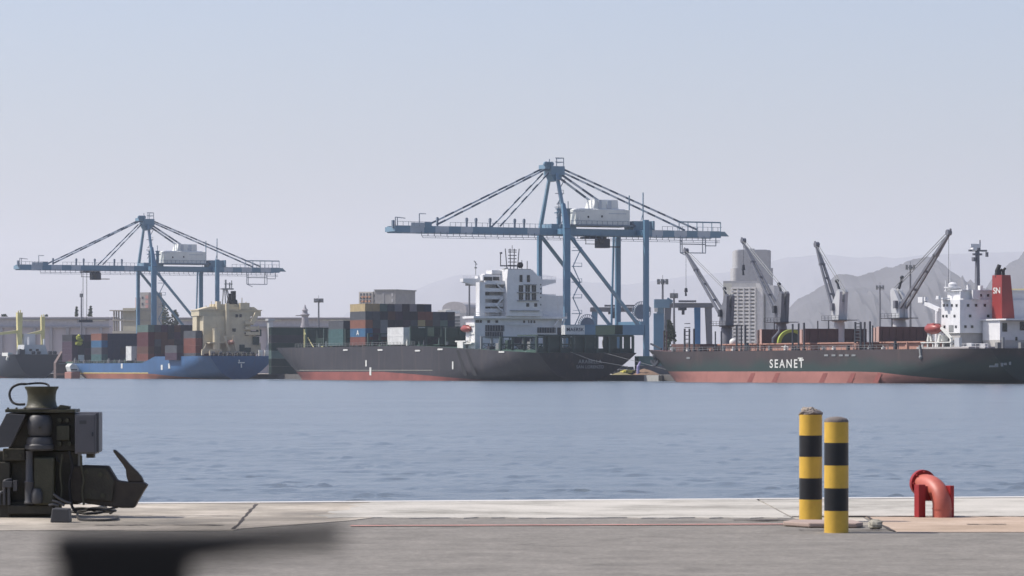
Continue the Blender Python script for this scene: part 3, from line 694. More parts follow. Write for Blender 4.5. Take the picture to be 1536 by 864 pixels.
# deck fittings forward
rng = random.Random(4)
for k in range(17):
    u = uS+64+k*6.6+rng.uniform(-3, 3); v = -35+rng.uniform(0, .8); h = rng.uniform(.8, 2.2)
    mb = MB(); mb.box(v-.3, v+.3, u-.4, u+.4, zq, zq+h*.7); mb.tube([(v, u, zq+h*.7), (v, u, zq+h)], rng.uniform(.2, .5), 8); T.part('vent', mb, M[['lash_grey', 'lash_green', 'dark_metal', 'lash_green', 'line_white'][k % 5]])
mb = MB(); zb_ = zq
for k in range(5): mb.tube([(-22+k*1.2, uS+190+k*2, zb_+.8), (-20.8+k*1.2, uS+190+k*2, zb_+.8)], .8, 10); mb.box(-22.5+k*1.2, -20.2+k*1.2, uS+189+k*2, uS+191+k*2, zb_, zb_+.4)
mb.beam((-26, uS+196, zb_), (-26, uS+196, zb_+6), .35); mb.beam((-26, uS+196, zb_+5), (-26, uS+188, zb_), .2); T.part('windlass', mb, M['derrick_yellow'])
SHIP2 = 'containers on the dark container ship'
zc = zq+.2
bay(-35.2, 58.8, zc+.1, 12, 4, 'tall stack before the white superstructure', SHIP2, ['rust red', 'blue', 'orange', 'slate'], special={(2, 1): 'grey', (2, 2): 'grey', (3, 3): 'brown', (7, 3): 'rust red', (8, 3): 'rust red', (7, 2): 'beige', (8, 2): 'brown', (9, 2): 'slate', (9, 3): 'slate', (10, 2): 'sage', (10, 3): 'navy', (11, 2): 'navy', (11, 3): 'charcoal'})
for r in range(3, 12):
    col = ['white', 'beige', 'sage', 'slate', 'grey', 'charcoal', 'grey', 'charcoal', 'navy'][r-3] if r > 3 else 'beige'
    container(-35.2+r*2.5-2.0, 72.2, zc+.1+2.6*4.0, col, f'{col} container topmost tier, {ORD[r]} row from water, tall stack before the white superstructure', SHIP2)
    container(-35.2+r*2.5-2.0, 72.2, zc+.1+2.6*3.0, 'charcoal', f'charcoal container fourth tier, {ORD[r]} row from water, stack behind the tall stack', SHIP2)
bay(-35.2, 29.5, zc+.1, 11, 2, 'low stack beside the white superstructure', SHIP2, ['white', 'white'], skip=lambda r, t: (t == 1 and r in (3, 5, 6, 8)) , special={(1, 1): 'charcoal', (2, 1): 'white', (4, 1): 'dark green', (1, 0): 'white'})
YARD = 'containers stacked on the far quay'
def yard_wall(px, u, n, tiers, colours, where):
    v = V(px, u)
    for i in range(n):
        for t in range(tiers):
            col = colours[(i*3+t) % len(colours)]
            o = container(v, u, 0, col, f'{col} container {TIER[t]} tier, {ORD[i]} column from water, {where}', YARD)
            x, y = W(v+i*12.3, u+2.45); o.location = (x, y, QUAY+.02+t*2.6); o.rotation_euler = (0, 0, TH-R(90))
yard_wall(407, 162, 2, 6, ['dark green', 'dark green', 'sage', 'dark green', 'charcoal', 'dark green', 'dark green'], 'quay stack behind the dark bow')
yard_wall(958, -58, 1, 2, ['slate', 'teal'], 'low quay stack between the two hulls')
bay(-33, 92.6, zc+.1, 7, 1, 'single layer toward the dark bow', SHIP2, pick='dark green')
bay(-35.2, 76.5, zc+.1, 1, 3, 'short column before the tall stack', SHIP2, ['teal', 'teal', 'slate'])
bay(-10, uS+3.4, Z(502, -10, uS)+.1, 1, 1, 'over the aft mooring deck', SHIP2, pick='dark green')
c = container(V(849, uS+3), uS+3.2, Z(502, -20, uS)+.12, 'white', 'white container bearing dark company lettering above the stern mooring deck of the dark ship', SHIP2, 6.06)
c.rotation_euler = (0, 0, TH-R(90)); x, y = W(V(849, uS+3), uS+6); c.location = (x, y, Z(502, -20, uS)+.05)
t1 = text_mb('MAERSK', .95, (2.46, 3.1, .95), (0, 1, 0), (0, 0, 1), .02, 1.0, 1.1)
link('lettering', t1.mesh('lettering'), CC['navy'], c)

for o in list(COL.objects):
    if o.get('label', '').startswith('blue container second tier, first row from water, tall stack before the white'):
        t1 = text_mb('A', 1.5, (-.03, 6.1, .55), (0, -1, 0), (0, 0, 1), .05, 1.3); link('lettering', t1.mesh('lettering'), M['line_white'], o)
# ================================================================= bulk carrier with its own deck cranes
uS, vC, LS, BS = -292.0, -20.0, 176.0, 32.0
T = Thing('bulk_carrier', 'dark green and brown bulk carrier with white hull lettering, red funnel and pinkish boot paint', 'ship', (vC, uS, WATER), True)
dk = lambda x: 7.7+1.4*clamp((x-150)/8)*0+.5*clamp((x-150)/10)
bt = lambda x: 2.6*clamp((x-8)/40)+.06
mb, half = hull_mb(LS, BS, vC, uS, dk, bt, .34, .008, .5)
# two-tone topsides: green below, weathered brown above
hm2 = mat('green_brown_hull_paint', (.038, .028, .028), .6, var=.3, scale=.06, rust=.5, rustcol=(.085, .055, .045), grimescale=.35)
nt = hm2.node_tree; n, l = nt.nodes, nt.links; b = n['Principled BSDF']; src = b.inputs['Base Color'].links[0].from_socket
tc = n.new('ShaderNodeTexCoord'); sx = n.new('ShaderNodeSeparateXYZ'); l.new(tc.outputs['Object'], sx.inputs[0])
nz = n.new('ShaderNodeTexNoise'); nz.inputs['Scale'].default_value = .09; nz.inputs['Detail'].default_value = 5; l.new(tc.outputs['Object'], nz.inputs['Vector'])
ma = n.new('ShaderNodeMath'); ma.operation = 'MULTIPLY_ADD'; ma.inputs[1].default_value = 6.0; l.new(nz.outputs[0], ma.inputs[0]); l.new(sx.outputs[2], ma.inputs[2])
mr = n.new('ShaderNodeMapRange'); mr.inputs[1].default_value = 6.9; mr.inputs[2].default_value = 9.0; l.new(ma.outputs[0], mr.inputs[0])
mx = n.new('ShaderNodeMix'); mx.data_type = 'RGBA'; mx.inputs[6].default_value = (.018, .036, .031, 1); l.new(mr.outputs[0], mx.inputs[0]); l.new(src, mx.inputs[7]); l.new(mx.outputs[2], b.inputs['Base Color'])
hull = T.part('hull', mb, [hm2, M['boot_pink'], M['deck_red']], smooth=True)
zd = WATER+7.72
u0 = U(1180, -36); t1 = text_mb('SEANET', 2.0, (-36.07, u0, Z(551.5, -36, u0)), (0, -1, 0), (0, 0, 1), .035, 1.35, 1.32); T.part('lettering', t1, M['line_white'], hull)
u1 = U(1201, -36); mb = MB(); mb.box(-36.12, -36.02, u1-1.2, u1+1.2, Z(538, -36, u1), Z(536.5, -36, u1)); mb.box(-36.12, -36.02, u1-.35, u1+.35, Z(542, -36, u1), Z(538, -36, u1)); T.part('hull_mark', mb, M['line_white'], hull)
for px, py in ((1033, 537), (1240, 533), (1251, 533), (1262, 533), (1271, 533), (1281, 533)):
    u1 = U(px, -36); mb = MB(); z1 = Z(py, -36, u1); v1 = vC-half(u1-uS, clamp((z1-WATER)/7.7)); mb.box(v1-.15, v1+.1, u1-.9, u1+.9, z1-.22, z1+.22); T.part('fairlead', mb, M['lash_grey'], hull)
for px in (1124, 1161, 1232, 1274, 1313): # fender scuffs on the boot paint
    u1 = U(px, -36); mb = MB(); mb.add([(-36.05, u1-1.2, WATER+.1), (-36.05, u1+1.2, WATER+.1), (-36.05, u1-1.0, WATER+2.3), (-36.05, u1-3.0, WATER+2.3)], [(0, 1, 2, 3)]); T.part('scuff_mark', mb, M['boot_red'], hull)
# stern name, worn away to a few smudges
for px, py, w, h in ((1456, 553.5, 1.4, .35), (1471, 551, .8, .5), (1481, 549.5, .3, .8), (1489, 549.5, 1.6, .4), (1495, 548, .8, .8), (1503, 547, .6, .8), (1508, 546, .7, .5), (1515, 545, .5, .7)):
    uu = uS; v = V(px, uu); z1 = Z(py, v, uu)
    if -35 < v < -6: mb = MB(); mb.box(v-w/2, v+w/2, uS-.05, uS+.05, z1-h/2, z1+h/2); T.part('name_smudge', mb, M['lash_grey'], hull)
railing(T, None, [(-35.6, uS+42, zd), (-35.6, uS+150, zd)], 1.0, 2.6)
# forecastle, hatch coamings and covers
mb = MB(); uf = U(1000, -24); mb.box(-32, -10, uS+140, uS+154, zd+.02, zd+1.8); mb.box(-28, -12, uS+154.02, uS+163, zd+.5, zd+2.0); T.part('forecastle', mb, M['deck_red'])
mb = MB(); mb.tube([(-33.6, uS+160.5, WATER+7.6), (-33.9, uS+160.5, WATER+4.4)], .5, 8); mb.beam((-34, uS+158.4, WATER+5.4), (-34, uS+160.5, WATER+4.2), .7); mb.beam((-34, uS+162.6, WATER+5.4), (-34, uS+160.5, WATER+4.2), .7); mb.ball((-33.6, uS+160.5, WATER+6.6), 1.1); mb.beam((-34, uS+157, WATER+8.4), (-34, uS+163, WATER+9.8), .4); T.part('anchor', mb, M['dark_metal'], hull)
for a, b3 in ((1075, 1140), (1143, 1212), (1225, 1283), (1318, 1384)):
    ua, ub = U(a, -32), U(b3, -32); mb = MB(); mb.box(-31, -9, ub, ua, zd+.02, zd+1.5); mb.box(-31.6, -8.4, ub-.4, ua+.4, zd+1.5, zd+1.8); T.part('hatch_coaming', mb, M['deck_tan'])
# folded hatch covers standing on end
for pl, pe, pr, top, nm in ((1136, 1143, 1212, 494, 0), (1200, 1208, 1300, 493, 1), (1309, 1319, 1391, 490, 0)):
    ue, uf = U(pe, -30), U(pl, -30)
    vr = V(pr, ue); mb = MB(); z0, z1 = zd+1.82, Z(top, -25, ue)
    mb.box(-30, vr, ue, (ue+uf)/2-.2, z0, z1); mb.box(-30, vr, (ue+uf)/2+.2, uf, z0, z1-.2)
    for k in range(7): v = lerp(-30, vr, (k+.5)/7); mb.box(v-.12, v+.12, ue-.18, ue-.01, z0+.3, z1-.2)
    hc = T.part('hatch_cover', mb, M['hatch_maroon'])
    mb = MB(); mb.box(-30.12, -30.01, ue, (ue+uf)/2-.2, z0, z1); mb.box(-30.12, -30.01, (ue+uf)/2+.2, uf, z0, z1-.2); T.part('sunlit_cover_edge', mb, M['hatch_sunlit'], hc)  # pale strips paint the sunlight on the port faces
    for k in range(3 if nm else 1):
        v = lerp(-26, vr-4, k/3); mb = MB(); mb.beam((v, ue+1, z1), (v, ue+1, z1+1.9), .22); T.part('cover_lug', mb, M['dark_metal'], hc)
# lime arch with a dark plate in front of the first folded cover
ue = U(1165, -30)-1.0; va, vb = V(1166, ue), V(1208, ue); zc = zd+1.85; rr = (vb-va)/2; cv = (va+vb)/2
mb = MB()
for k in range(20):
    a, b3 = math.pi*k/20, math.pi*(k+1)/20
    q = [(cv+r*math.cos(t), zc+r*.86*math.sin(t)) for r, t in ((rr, a), (rr, b3), (rr*.78, b3), (rr*.78, a))]
    mb.prism(q, ue-.4, ue+.2)
arch = T.part('arch_guard', mb, M['lime'])
mb = MB(); mb.prism([(cv+rr*.78*math.cos(math.pi*k/16), zc+rr*.67*math.sin(math.pi*k/16)) for k in range(17)], ue, ue+.18); T.part('arch_plate', mb, M['lash_green'], arch)
mb = MB(); mb.tube([(V(1157, ue), ue-.8, zd+1.9), (V(1157, ue), ue-.8, Z(508, -25, ue)), (V(1166, ue), ue-.8, Z(498, -25, ue)), (V(1167, ue), ue-.8, Z(490, -25, ue))], .3, 6); T.part('vent_pipe', mb, M['ship_crane'])
# stanchions
for px, top, w in ((1027, 493, .5), (1034, 493, .45), (1041, 493, .5), (1073, 497, .35), (1082, 497, .4), (1105, 487, .5), (1112, 488, .4), (1118, 488, .5), (1137, 495, .35), (1189, 486, .45), (1198, 485, .45), (1206, 484, .5), (1283, 483, .5), (1291, 483, .5), (1297, 483, .45), (1305, 482, .5), (1309, 488, .35), (1000, 497, .3), (996, 496, .3)):
    u = U(px, -34); mb = MB(); mb.box(-34-w*.35, -34+w*.35, u-w*.4, u+w*.4, zd, Z(top, -34, u)); mb.box(-34-w*.6, -34+w*.6, u-w*.8, u+w*.8, zd, zd+.4)
    T.part('stanchion', mb, M['dark_metal'] if w > .34 else M['hatch_maroon'])
for px in (1287, 1031):
    u = U(px, -34); z1 = Z(486, -34, u); mb = MB()
    for k in range(6): mb.box(-34.1, -33.9, U(px+4, -34), U(px-4, -34), lerp(zd+2, z1, k/5), lerp(zd+2, z1, k/5)+.2)
    T.part('stanchion_ladder', mb, M['dark_metal'])
rng = random.Random(9)
for k in range(20):
    px = 1010+k*18.5+rng.uniform(-4, 4); u = U(px, -35); h = rng.uniform(.8, 2.0); mb = MB(); mb.box(-35.3, -34.7, u-.4, u+.4, zd, zd+h*.6); mb.tube([(-35, u, zd+h*.6), (-35, u, zd+h)], rng.uniform(.2, .5), 8)
    if k % 3 == 0: mb.beam((-35.2, u-1.6, zd+h*.7), (-35.2, u+1.6, zd+h*.7), .15); mb.beam((-35.2, u-1.6, zd), (-35.2, u-1.6, zd+h*.7), .15)
    T.part('vent', mb, [M['lash_grey'], M['line_white'], M['dark_metal'], M['deck_tan']][k % 4])
mb = MB(); mb.ball((-30, U(1100, -30), zd+2.2), 1.0); T.part('deck_lamp_globe', mb, M['line_white'], None, True)
# deck cranes, boomed fore and aft
CV = -20.0
def deck_crane(px, wpx, ztop_ring, zhouse, tip, pale, hook=None, twin=True):
    u = U(px, CV); zr = Z(ztop_ring, CV, u); m = M['ship_crane']; mp_ = M['ship_crane_pale'] if pale else m
    r = wpx*W(CV, u)[1]/F/2
    mb = MB(); mb.lathe(CV, u, [(r, zd), (r, zd+6), (r*.86, zr-.3), (r*1.35, zr-.2), (r*1.35, zr)], 18); ped = T.part('crane_pedestal', mb, mp_, None, True)
    mb = MB(); mb.box(CV-2.6, CV+2.6, u-4.2, u+4.2, zr+.02, zr+.18)
    dc = T.part('deck_crane', mb, M['dark_metal'], ped)
    railing(T, ped, [(CV-2.6, u-4.1, zr+.18), (CV-2.6, u+4.1, zr+.18)], 1.0, 1.5, M['dark_metal'])
    sg = 1 if tip[0] < px else -1
    zh = Z(zhouse, CV, u); mb = MB()
    mb.prism([(u+sg*2.0, zr+.2), (u-sg*1.6, zr+.2), (u-sg*2.2, zh-.6), (u-sg*1.5, zh), (u-sg*.5, zh-.5), (u-sg*.1, zr+6.2), (u+sg*1.6, zr+4)], CV-1.15, CV-.35, 'x')
    mb.prism([(u+sg*2.0, zr+.2), (u-sg*1.6, zr+.2), (u-sg*2.2, zh-.6), (u-sg*1.5, zh), (u-sg*.5, zh-.5), (u-sg*.1, zr+6.2), (u+sg*1.6, zr+4)], CV+.35, CV+1.15, 'x')
    mb.box(CV-.35, CV+.35, u-1.6, u+1.3, zr+.2, zr+4.5)
    T.part('crane_house', mb, mp_, ped)
    mb = MB(); mb.box(CV-1.9, CV-1.16, u+sg*.8-.5, u+sg*.8+.5, zr+2.4, zr+4.2); T.part('crane_cab', mb, M['dark_metal'] if not pale else m, ped)
    ut = U(tip[0], CV); zt = Z(tip[1], CV, ut); root = Vector((CV, u+sg*1.7, zr+2.6)); tipv = Vector((CV, ut, zt)); mb = MB()
    j1 = root.lerp(tipv, .72)
    for dv in (-.8, .8):
        mb.beam(root+Vector((dv, 0, 0)), j1+Vector((dv*.55, 0, 0)), .5, .75, w1=.4, h1=.6)
    mb.beam(j1, tipv, 1.15, .8, w1=.6, h1=.5)
    for q in (.25, .5, .72): p = root.lerp(tipv, q); mb.box(p.x-.8, p.x+.8, p.y-.25, p.y+.25, p.z-.25, p.z+.25)
    mb.beam(tipv, tipv+Vector((0, sg*.9, 1.3)), .35); mb.tube([tipv+Vector((-.5, 0, .5)), tipv+Vector((.5, 0, .5))], .7, 10)
    jb = T.part('jib', mb, m, ped)
    mb = MB()
    for dv in (-.35, .35): mb.tube([tipv+Vector((dv, 0, .6)), (CV+dv, u-sg*2.4, zh-.3)], .09, 5)
    T.part('luffing_wire', mb, M['lash_grey'], ped)
    mb = MB(); mb.beam((CV, u-sg*.2, zr+7), (CV, u+sg*1.2, zr+9.5), .5, w1=.3); mb.ball((CV, u+sg*1.2, zr+9.6), .5); T.part('sheave_head', mb, M['dark_metal'], ped)
    if hook:
        mb = MB(); mb.tube([tipv, (CV, ut, Z(hook[0], CV, ut))], .05, 5); z1, z2 = Z(hook[0], CV, ut), Z(hook[1], CV, ut)
        mb.tube([(CV, ut, z1), (CV, ut, (z1+z2)/2), (CV-.1, ut, (z1+z2)/2-.01), (CV, ut, z2)], [.35, .5, .2, .3], 8); T.part('cargo_hook', mb, M['dark_metal'], ped)
deck_crane(1090, 17, 489, 441, (1029, 379), False, (432, 444))
deck_crane(1172, 17, 484, 437, (1115, 364), False, (397, 413))
deck_crane(1259, 17, 481, 434, (1225, 370), True)
deck_crane(1349, 21, 478, 432, (1423, 352), True, (430, 433))
# accommodation aft
SW = M['ship_white']
hv = -32.6; ua, ub = U(1412, hv), U(1440, hv); zf = lambda py, v=hv, u=None: Z(py, v, ua if u is None else u)
mb = MB(); mb.box(hv, -7.4, ub, ua, zf(500), zf(450)); house = T.part('superstructure', mb, SW)
mb = MB(); mb.box(hv+1.2, -8.6, ub+.6, ua-.6, zf(450)+.02, zf(437)); mb.box(hv+.6, -8, ub+.2, ua-.3, zf(437)+.02, zf(435.5)); T.part('wheelhouse', mb, SW, house)
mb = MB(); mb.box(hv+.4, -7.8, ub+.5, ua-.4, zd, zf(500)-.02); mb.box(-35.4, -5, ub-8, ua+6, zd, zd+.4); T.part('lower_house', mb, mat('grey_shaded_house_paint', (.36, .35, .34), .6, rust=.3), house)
for px, py in ((1416, 458), (1421, 458), (1428, 458), (1435, 458), (1415, 474), (1420, 474), (1432, 474), (1417, 490), (1434, 490)):
    u = U(px, hv); window(T, house, hv, u, Z(py, hv, u), .7, .55, 'p')
mb = MB(); u = U(1427, hv); mb.box(hv-.1, hv-.02, u-.9, u+.9, zf(498), zf(488)); T.part('door', mb, M['lash_grey'], house)
for px, py in ((1452, 458), (1464, 458), (1455, 474), (1448, 490), (1458, 490), (1471, 443), (1477, 458), (1482, 443), (1482, 474)):
    v = V(px, ub); window(T, house, v, ub, Z(py, v, ub), .6, .6, 'a')
# aft block and funnel
v2 = -27.0; ue, uf = U(1500, v2), U(1474, v2)
mb = MB(); mb.box(v2, -6.5, ue, uf, Z(510, v2, ue), Z(481, v2, ue)); ab = T.part('aft_house', mb, SW)
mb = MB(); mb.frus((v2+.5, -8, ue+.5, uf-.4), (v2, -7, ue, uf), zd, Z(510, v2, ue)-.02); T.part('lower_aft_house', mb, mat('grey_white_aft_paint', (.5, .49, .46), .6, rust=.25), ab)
for px, py, w, h in ((1503.5, 491, 1.2, 1.9), (1532, 489, 2.0, 1.9), (1521, 508, .5, .8)):
    v = V(px, ue); window(T, ab, v+.6, ue, Z(py, v, ue), w, h, 'a')
mb = MB(); mb.box(v2-.4, -6, ue-3, uf+1, Z(483, v2, ue)+.02+.35, Z(480.5, v2, ue)+.35); T.part('aft_deck', mb, SW, ab)
fv = -25.2; fa, fb = U(1488, fv), U(1503, fv); zb_, zt_ = Z(480, fv, fa)+.2, Z(413, fv, fa)
va2, vt2 = V(1522, fb), V(1516, fb)
mb = MB(); mb.frus((fv, va2, fb, fa), (fv, vt2, fb+.05, fa-.1), zb_, zt_); fn = T.part('funnel', mb, M['funnel_red'])
mb = MB()
for (px, top, r) in ((1496, 403, .55), (1500, 404, .35), (1505, 402, .35)):
    u = fa-1.4; v = V(px, u); mb.tube([(v, u, zt_-.5), (v, u, Z(top+3, v, u)), (v+.4, u-.3, Z(top-6 if px == 1496 else top, v, u))], [r, r, r*.8], 8)
T.part('exhaust_pipe', mb, M['black'], fn)
u = (fa+fb)/2-.1; t1 = text_mb('SN', 1.3, (fv-.06, u+.1, Z(440, fv, u)), (0, -1, 0), (0, .0, 1), .03, 1.35, .95); lt = T.part('lettering', t1, M['line_white'], fn)
# mast, radome, provision crane
um = ub+4; zm = lambda py, v: Z(py, v, um)
vm = V(1466, um); mb = MB(); mb.beam((vm, um, zf(437)), (vm, um, zm(366, vm)), .9, w1=.5); mb.beam((V(1453, um), um, zm(376, vm)), (V(1480, um), um, zm(376, vm)), .4); mb.beam((V(1470, um), um, zm(376, vm)), (V(1470, um), um, zm(360, vm)), .2); mb.box(V(1460, um), V(1472, um), um-.4, um+.4, zm(383, vm), zm(380, vm)); mb.box(V(1459, um), V(1463, um), um-.4, um+.4, zm(392, vm), zm(386, vm)); mb.box(V(1479, um), V(1481.5, um), um-.3, um+.3, zm(385, vm), zm(378, vm))
mast = T.part('mast', mb, M['ship_crane'])
mb = MB(); mb.box(V(1454, um), V(1468, um), um-.6, um-.45, zm(372, vm), zm(366, vm)); mb.ball((V(1461, um), um, zm(374, vm)), .8, rz=.5); T.part('radar', mb, SW, mast)
u5 = ua-2; v5 = V(1429, u5); mb = MB(); mb.lathe(v5, u5, [(1.0, Z(437, v5, u5)), (1.9, Z(432, v5, u5)), (1.9, Z(430.5, v5, u5)), (.9, Z(430, v5, u5)), (1.0, Z(426, v5, u5)), (.6, Z(423.5, v5, u5)), (.1, Z(423, v5, u5))], 14); mb.beam((V(1419, u5), u5, zf(437)), (V(1418.5, u5), u5, Z(421, v5, u5)), .2); mb.beam((V(1425, u5), u5, Z(430, v5, u5)), (V(1425, u5), u5, Z(392, v5, u5)), .1); T.part('radome', mb, SW, None, True)
mb = MB(); mb.box(V(1441, ub), V(1447, ub), ub+.1, ub+.4, zf(449), zf(438)); mb.box(V(1463, ub)-1, V(1468, ub), ub-.6, ub-.1, zf(450), zf(436)); mb.box(V(1455, ub), V(1457, ub), ub+1, ub+1.4, zf(437), zf(428)); mb.box(V(1474, ub), V(1478, ub), ub+1, ub+2, zf(437), zf(429)); T.part('monkey_island', mb, SW)
uw = ua-1.5; mb = MB(); mb.box(V(1407, uw), V(1418, uw), uw-2, uw+1, Z(449, hv, uw), Z(447, hv, uw)); mb.box(V(1404, uw), V(1407, uw), uw-1, uw, Z(449, hv, uw), Z(444, hv, uw)); T.part('bridge_wing', mb, SW)
up = U(1406, -31); mb = MB(); mb.tube([(-31, up, zd), (-31, up, Z(470, -31, up)), (-31, up, Z(463, -31, up))], [.6, .5, .35], 10); mb.beam((-31, up-1, Z(465, -31, up)), (-31, U(1385, -31), Z(453, -31, up)), .8, w1=.6); ux = U(1384, -31); pc = T.part('provision_crane', mb, SW)
mb = MB(); mb.box(-31.7, -30.3, ux-1.0, ux+.9, Z(454, -31, ux), Z(445.5, -31, ux)); mb.box(-31.4, -30.6, U(1390, -31), U(1388, -31), Z(452, -31, ux), Z(446, -31, ux)); T.part('winch_box', mb, SW, pc)
# lifeboat with its davit, ladder
ul = U(1400, -34); mb = MB(); mb.ball((-34, ul, Z(493, -34, ul)), 1.5, 3.0, 1.25, 14, 9); mb.box(-34.9, -33.1, ul-1.6, ul+1.2, Z(489, -34, ul), Z(485.5, -34, ul)); T.part('lifeboat', mb, M['boat_orange'], None, True)
mb = MB(); z1 = lambda py: Z(py, -34, ul)
for a, b3, p, q in ((1392, 1394, 512, 501), (1398, 1396, 512, 501), (1407, 1410, 520, 502), (1412, 1427, 492, 508), (1427, 1427, 508, 518)): mb.beam((-34.2, U(a, -34.2), z1(p)), (-34.2, U(b3, -34.2), z1(q)), .5)
for px in (1384, 1392, 1400, 1407, 1415, 1427): mb.beam((-35, U(px, -35), zd), (-35, U(px, -35), z1(513)), .35)
mb.box(-35.4, -33, U(1428, -35), U(1383, -35), z1(514.5), z1(513)); mb.box(-35.4, -33, U(1428, -35), U(1396, -35), z1(524), z1(523)); mb.box(-34, -32.5, U(1413, -34), U(1406, -34), z1(512), z1(503)); T.part('boat_davit', mb, M['derrick_yellow'] if False else M['line_white'])
mb = MB(); mb.beam((-36.2, U(1381, -36), z1(518)), (-36.2, U(1383, -36), z1(537)), .5); mb.ball((-36.2, U(1382.5, -36), z1(536)), .5); T.part('rope_ladder', mb, M['lash_grey'])
railing(T, None, [(-34.5, uS+2, zd), (-34.5, ub-1, zd)], 1.0, 1.6, SW)
for px, h in ((1441, 2.4), (1452, 1.2), (1464, 1.0)): u = ub-1.5; mb = MB(); mb.box(-35+(px-1441)*.1, -34.3+(px-1441)*.1, u-2-(px-1441)*.3, u-(px-1441)*.3, zd, zd+h); T.part('deck_locker', mb, M['ship_crane_pale'])
for v in (-30, -24, -18, -12): mb = MB(); mb.tube([(v, uS+3, zd), (v, uS+3, zd+2.4)], .35, 8); mb.box(v-.8, v+.8, uS+4, uS+5, zd, zd+1.3); T.part('winch', mb, M['lash_grey'])

# ================================================================= blue feeder ship
uS, vC, LS, BS = 211.0, -17.4, 172.0, 25.6
T = Thing('container_ship', 'bright blue container ship with cream superstructure and brown boot paint', 'ship', (vC, uS, WATER), True)
dk = lambda x: 5.7+2.3*clamp((62-x)/5)+1.5*clamp((x-156)/8)
bt = lambda x: 1.9*clamp((x-16)/45)+.06
mb, half = hull_mb(LS, BS, vC, uS, dk, bt, .42)
hull = T.part('hull', mb, [M['hull_blue'], M['boot_brown'], M['deck_red']], smooth=True)
strip_line(T, hull, half, vC, uS, 62, 160, 1.95, dk, .3, M['line_yellow'])
for px, py in ((254, 549), (243, 551), (183, 549)):
    u = U(px, vC-BS/2); z1 = Z(py, vC-BS/2, u); mb = MB(); v = vC-half(u-uS, .6)-.08; mb.box(v-.03, v, u-.9, u+.9, z1-.9, z1+.9); T.part('hull_mark', mb, M['line_white'], hull)
mb = MB(); v = V(362, uS); mb.box(v-1.2, v+1.2, uS-.05, uS+.02, Z(544, v, uS)-.2, Z(544, v, uS)+.2); mb.box(v-.2, v+.2, uS-.06, uS+.02, Z(549, v, uS)-.6, Z(546, v, uS)); mb.box(v-1.0, v-.6, uS-.06, uS+.02, Z(541, v, uS)-.4, Z(541, v, uS)+.3); T.part('stern_emblem', mb, M['line_white'], hull)
zd = WATER+5.72; zp = WATER+8.02
uh = 225.0; z_ = lambda py: Z(py, vC, uh); v_ = lambda px: V(px, uh); CR = M['ship_cream']
mb = MB(); mb.box(v_(305), v_(376), uh, uh+11, z_(533)+.6, z_(474)); mb.box(v_(376)+.02, v_(384), uh+.3, uh+10, z_(533)+.6, z_(500)); mb.box(v_(384)+.02, v_(392), uh+.5, uh+9, z_(533)+.6, z_(514)); house = T.part('superstructure', mb, CR)
mb = MB(); mb.box(v_(300), v_(393), uh+1, uh+9, z_(474)+.02, z_(466)); mb.box(v_(299), v_(394), uh+.6, uh+9.4, z_(466)+.02, z_(464.5)); mb.frus((v_(302), v_(390), uh+2, uh+8), (v_(318), v_(384), uh+2, uh+8), z_(464.4), z_(460)); T.part('bridge_deck', mb, CR, house)
mb = MB(); mb.box(v_(326), v_(372), uh+3, uh+8, z_(460)+.02, z_(456)); mb.box(v_(324), v_(371), uh+1.2, uh+1.4, z_(470), z_(466)); mb.box(v_(327), v_(333), uh+1, uh+3, z_(464), z_(452)); mb.box(v_(362), v_(376), uh+1, uh+3, z_(464), z_(454)); T.part('monkey_island', mb, CR, house)
mb = MB(); mb.box(v_(301), v_(305), uh+4, uh+8, z_(533), z_(474)); mb.beam((v_(340), uh-.6, z_(505)), (v_(340), uh-.6, z_(455)), 1.1); mb.beam((v_(340.5), uh-.7, z_(468)), (v_(341), uh-.7, z_(500)), .8); mb.beam((v_(384), uh-.4, z_(470)), (v_(376), uh-.4, z_(486)), 1.5); T.part('vertical_trunk', mb, CR, house)
for a, t, h in ((319, 493, 524), (322, 493, 520)):
    mb = MB(); mb.tube([(v_(a), uh-3, z_(528)), (v_(a), uh-3, z_(t+4)), (v_(a), uh-3, z_(t))], [1.0, 1.0, 1.15], 10); T.part('ventilator', mb, CR)
mb = MB(); mb.box(v_(309), v_(350), uh-4, uh-.1, z_(515), z_(513.5)); mb.beam((v_(330), uh-4.5, z_(504)), (v_(337), uh-4.5, z_(526)), .7); mb.beam((v_(342), uh-4.5, z_(504)), (v_(348), uh-4.5, z_(526)), .7); mb.beam((v_(330), uh-4.5, z_(505)), (v_(342), uh-4.5, z_(504.5)), .5); T.part('boat_davit', mb, CR)
mb = MB(); mb.ball((v_(339), uh-4.2, z_(513.5)), 1.4, 2.2, .9); T.part('rescue_boat', mb, M['deck_tan'], None, True)
mb = MB()
for a in (295, 309, 321.5): mb.beam((v_(a), uh-6, z_(533)), (v_(a), uh-6, z_(526)), .8 if a != 309 else 1.6)
mb.box(v_(294), v_(323), uh-6.3, uh-5.7, z_(526.5), z_(524)); mb.beam((v_(297), uh-6, z_(524)), (v_(300), uh-6, z_(517)), .25); T.part('deck_frame', mb, CR)
for px, py in ((355, 473.5), (361, 473.5), (369, 484), (369, 491), (370, 501), (351, 495)): window(T, house, v_(px), uh, z_(py), .9 if py < 495 else 1.3, 1.1, 'a')
mb = MB()
for py, a, b3 in ((494, 366, 386), (502, 367, 388), (486, 366, 374)): mb.box(v_(a), v_(b3), uh-1.2, uh-.03, z_(py)-.1, z_(py)+.1); mb.box(v_(a), v_(b3), uh-1.2, uh-1.1, z_(py)+.1, z_(py)+1.0)
mb.beam((v_(386), uh-1, z_(488)), (v_(388), uh-1, z_(502)), .3); T.part('balcony', mb, CR, house)
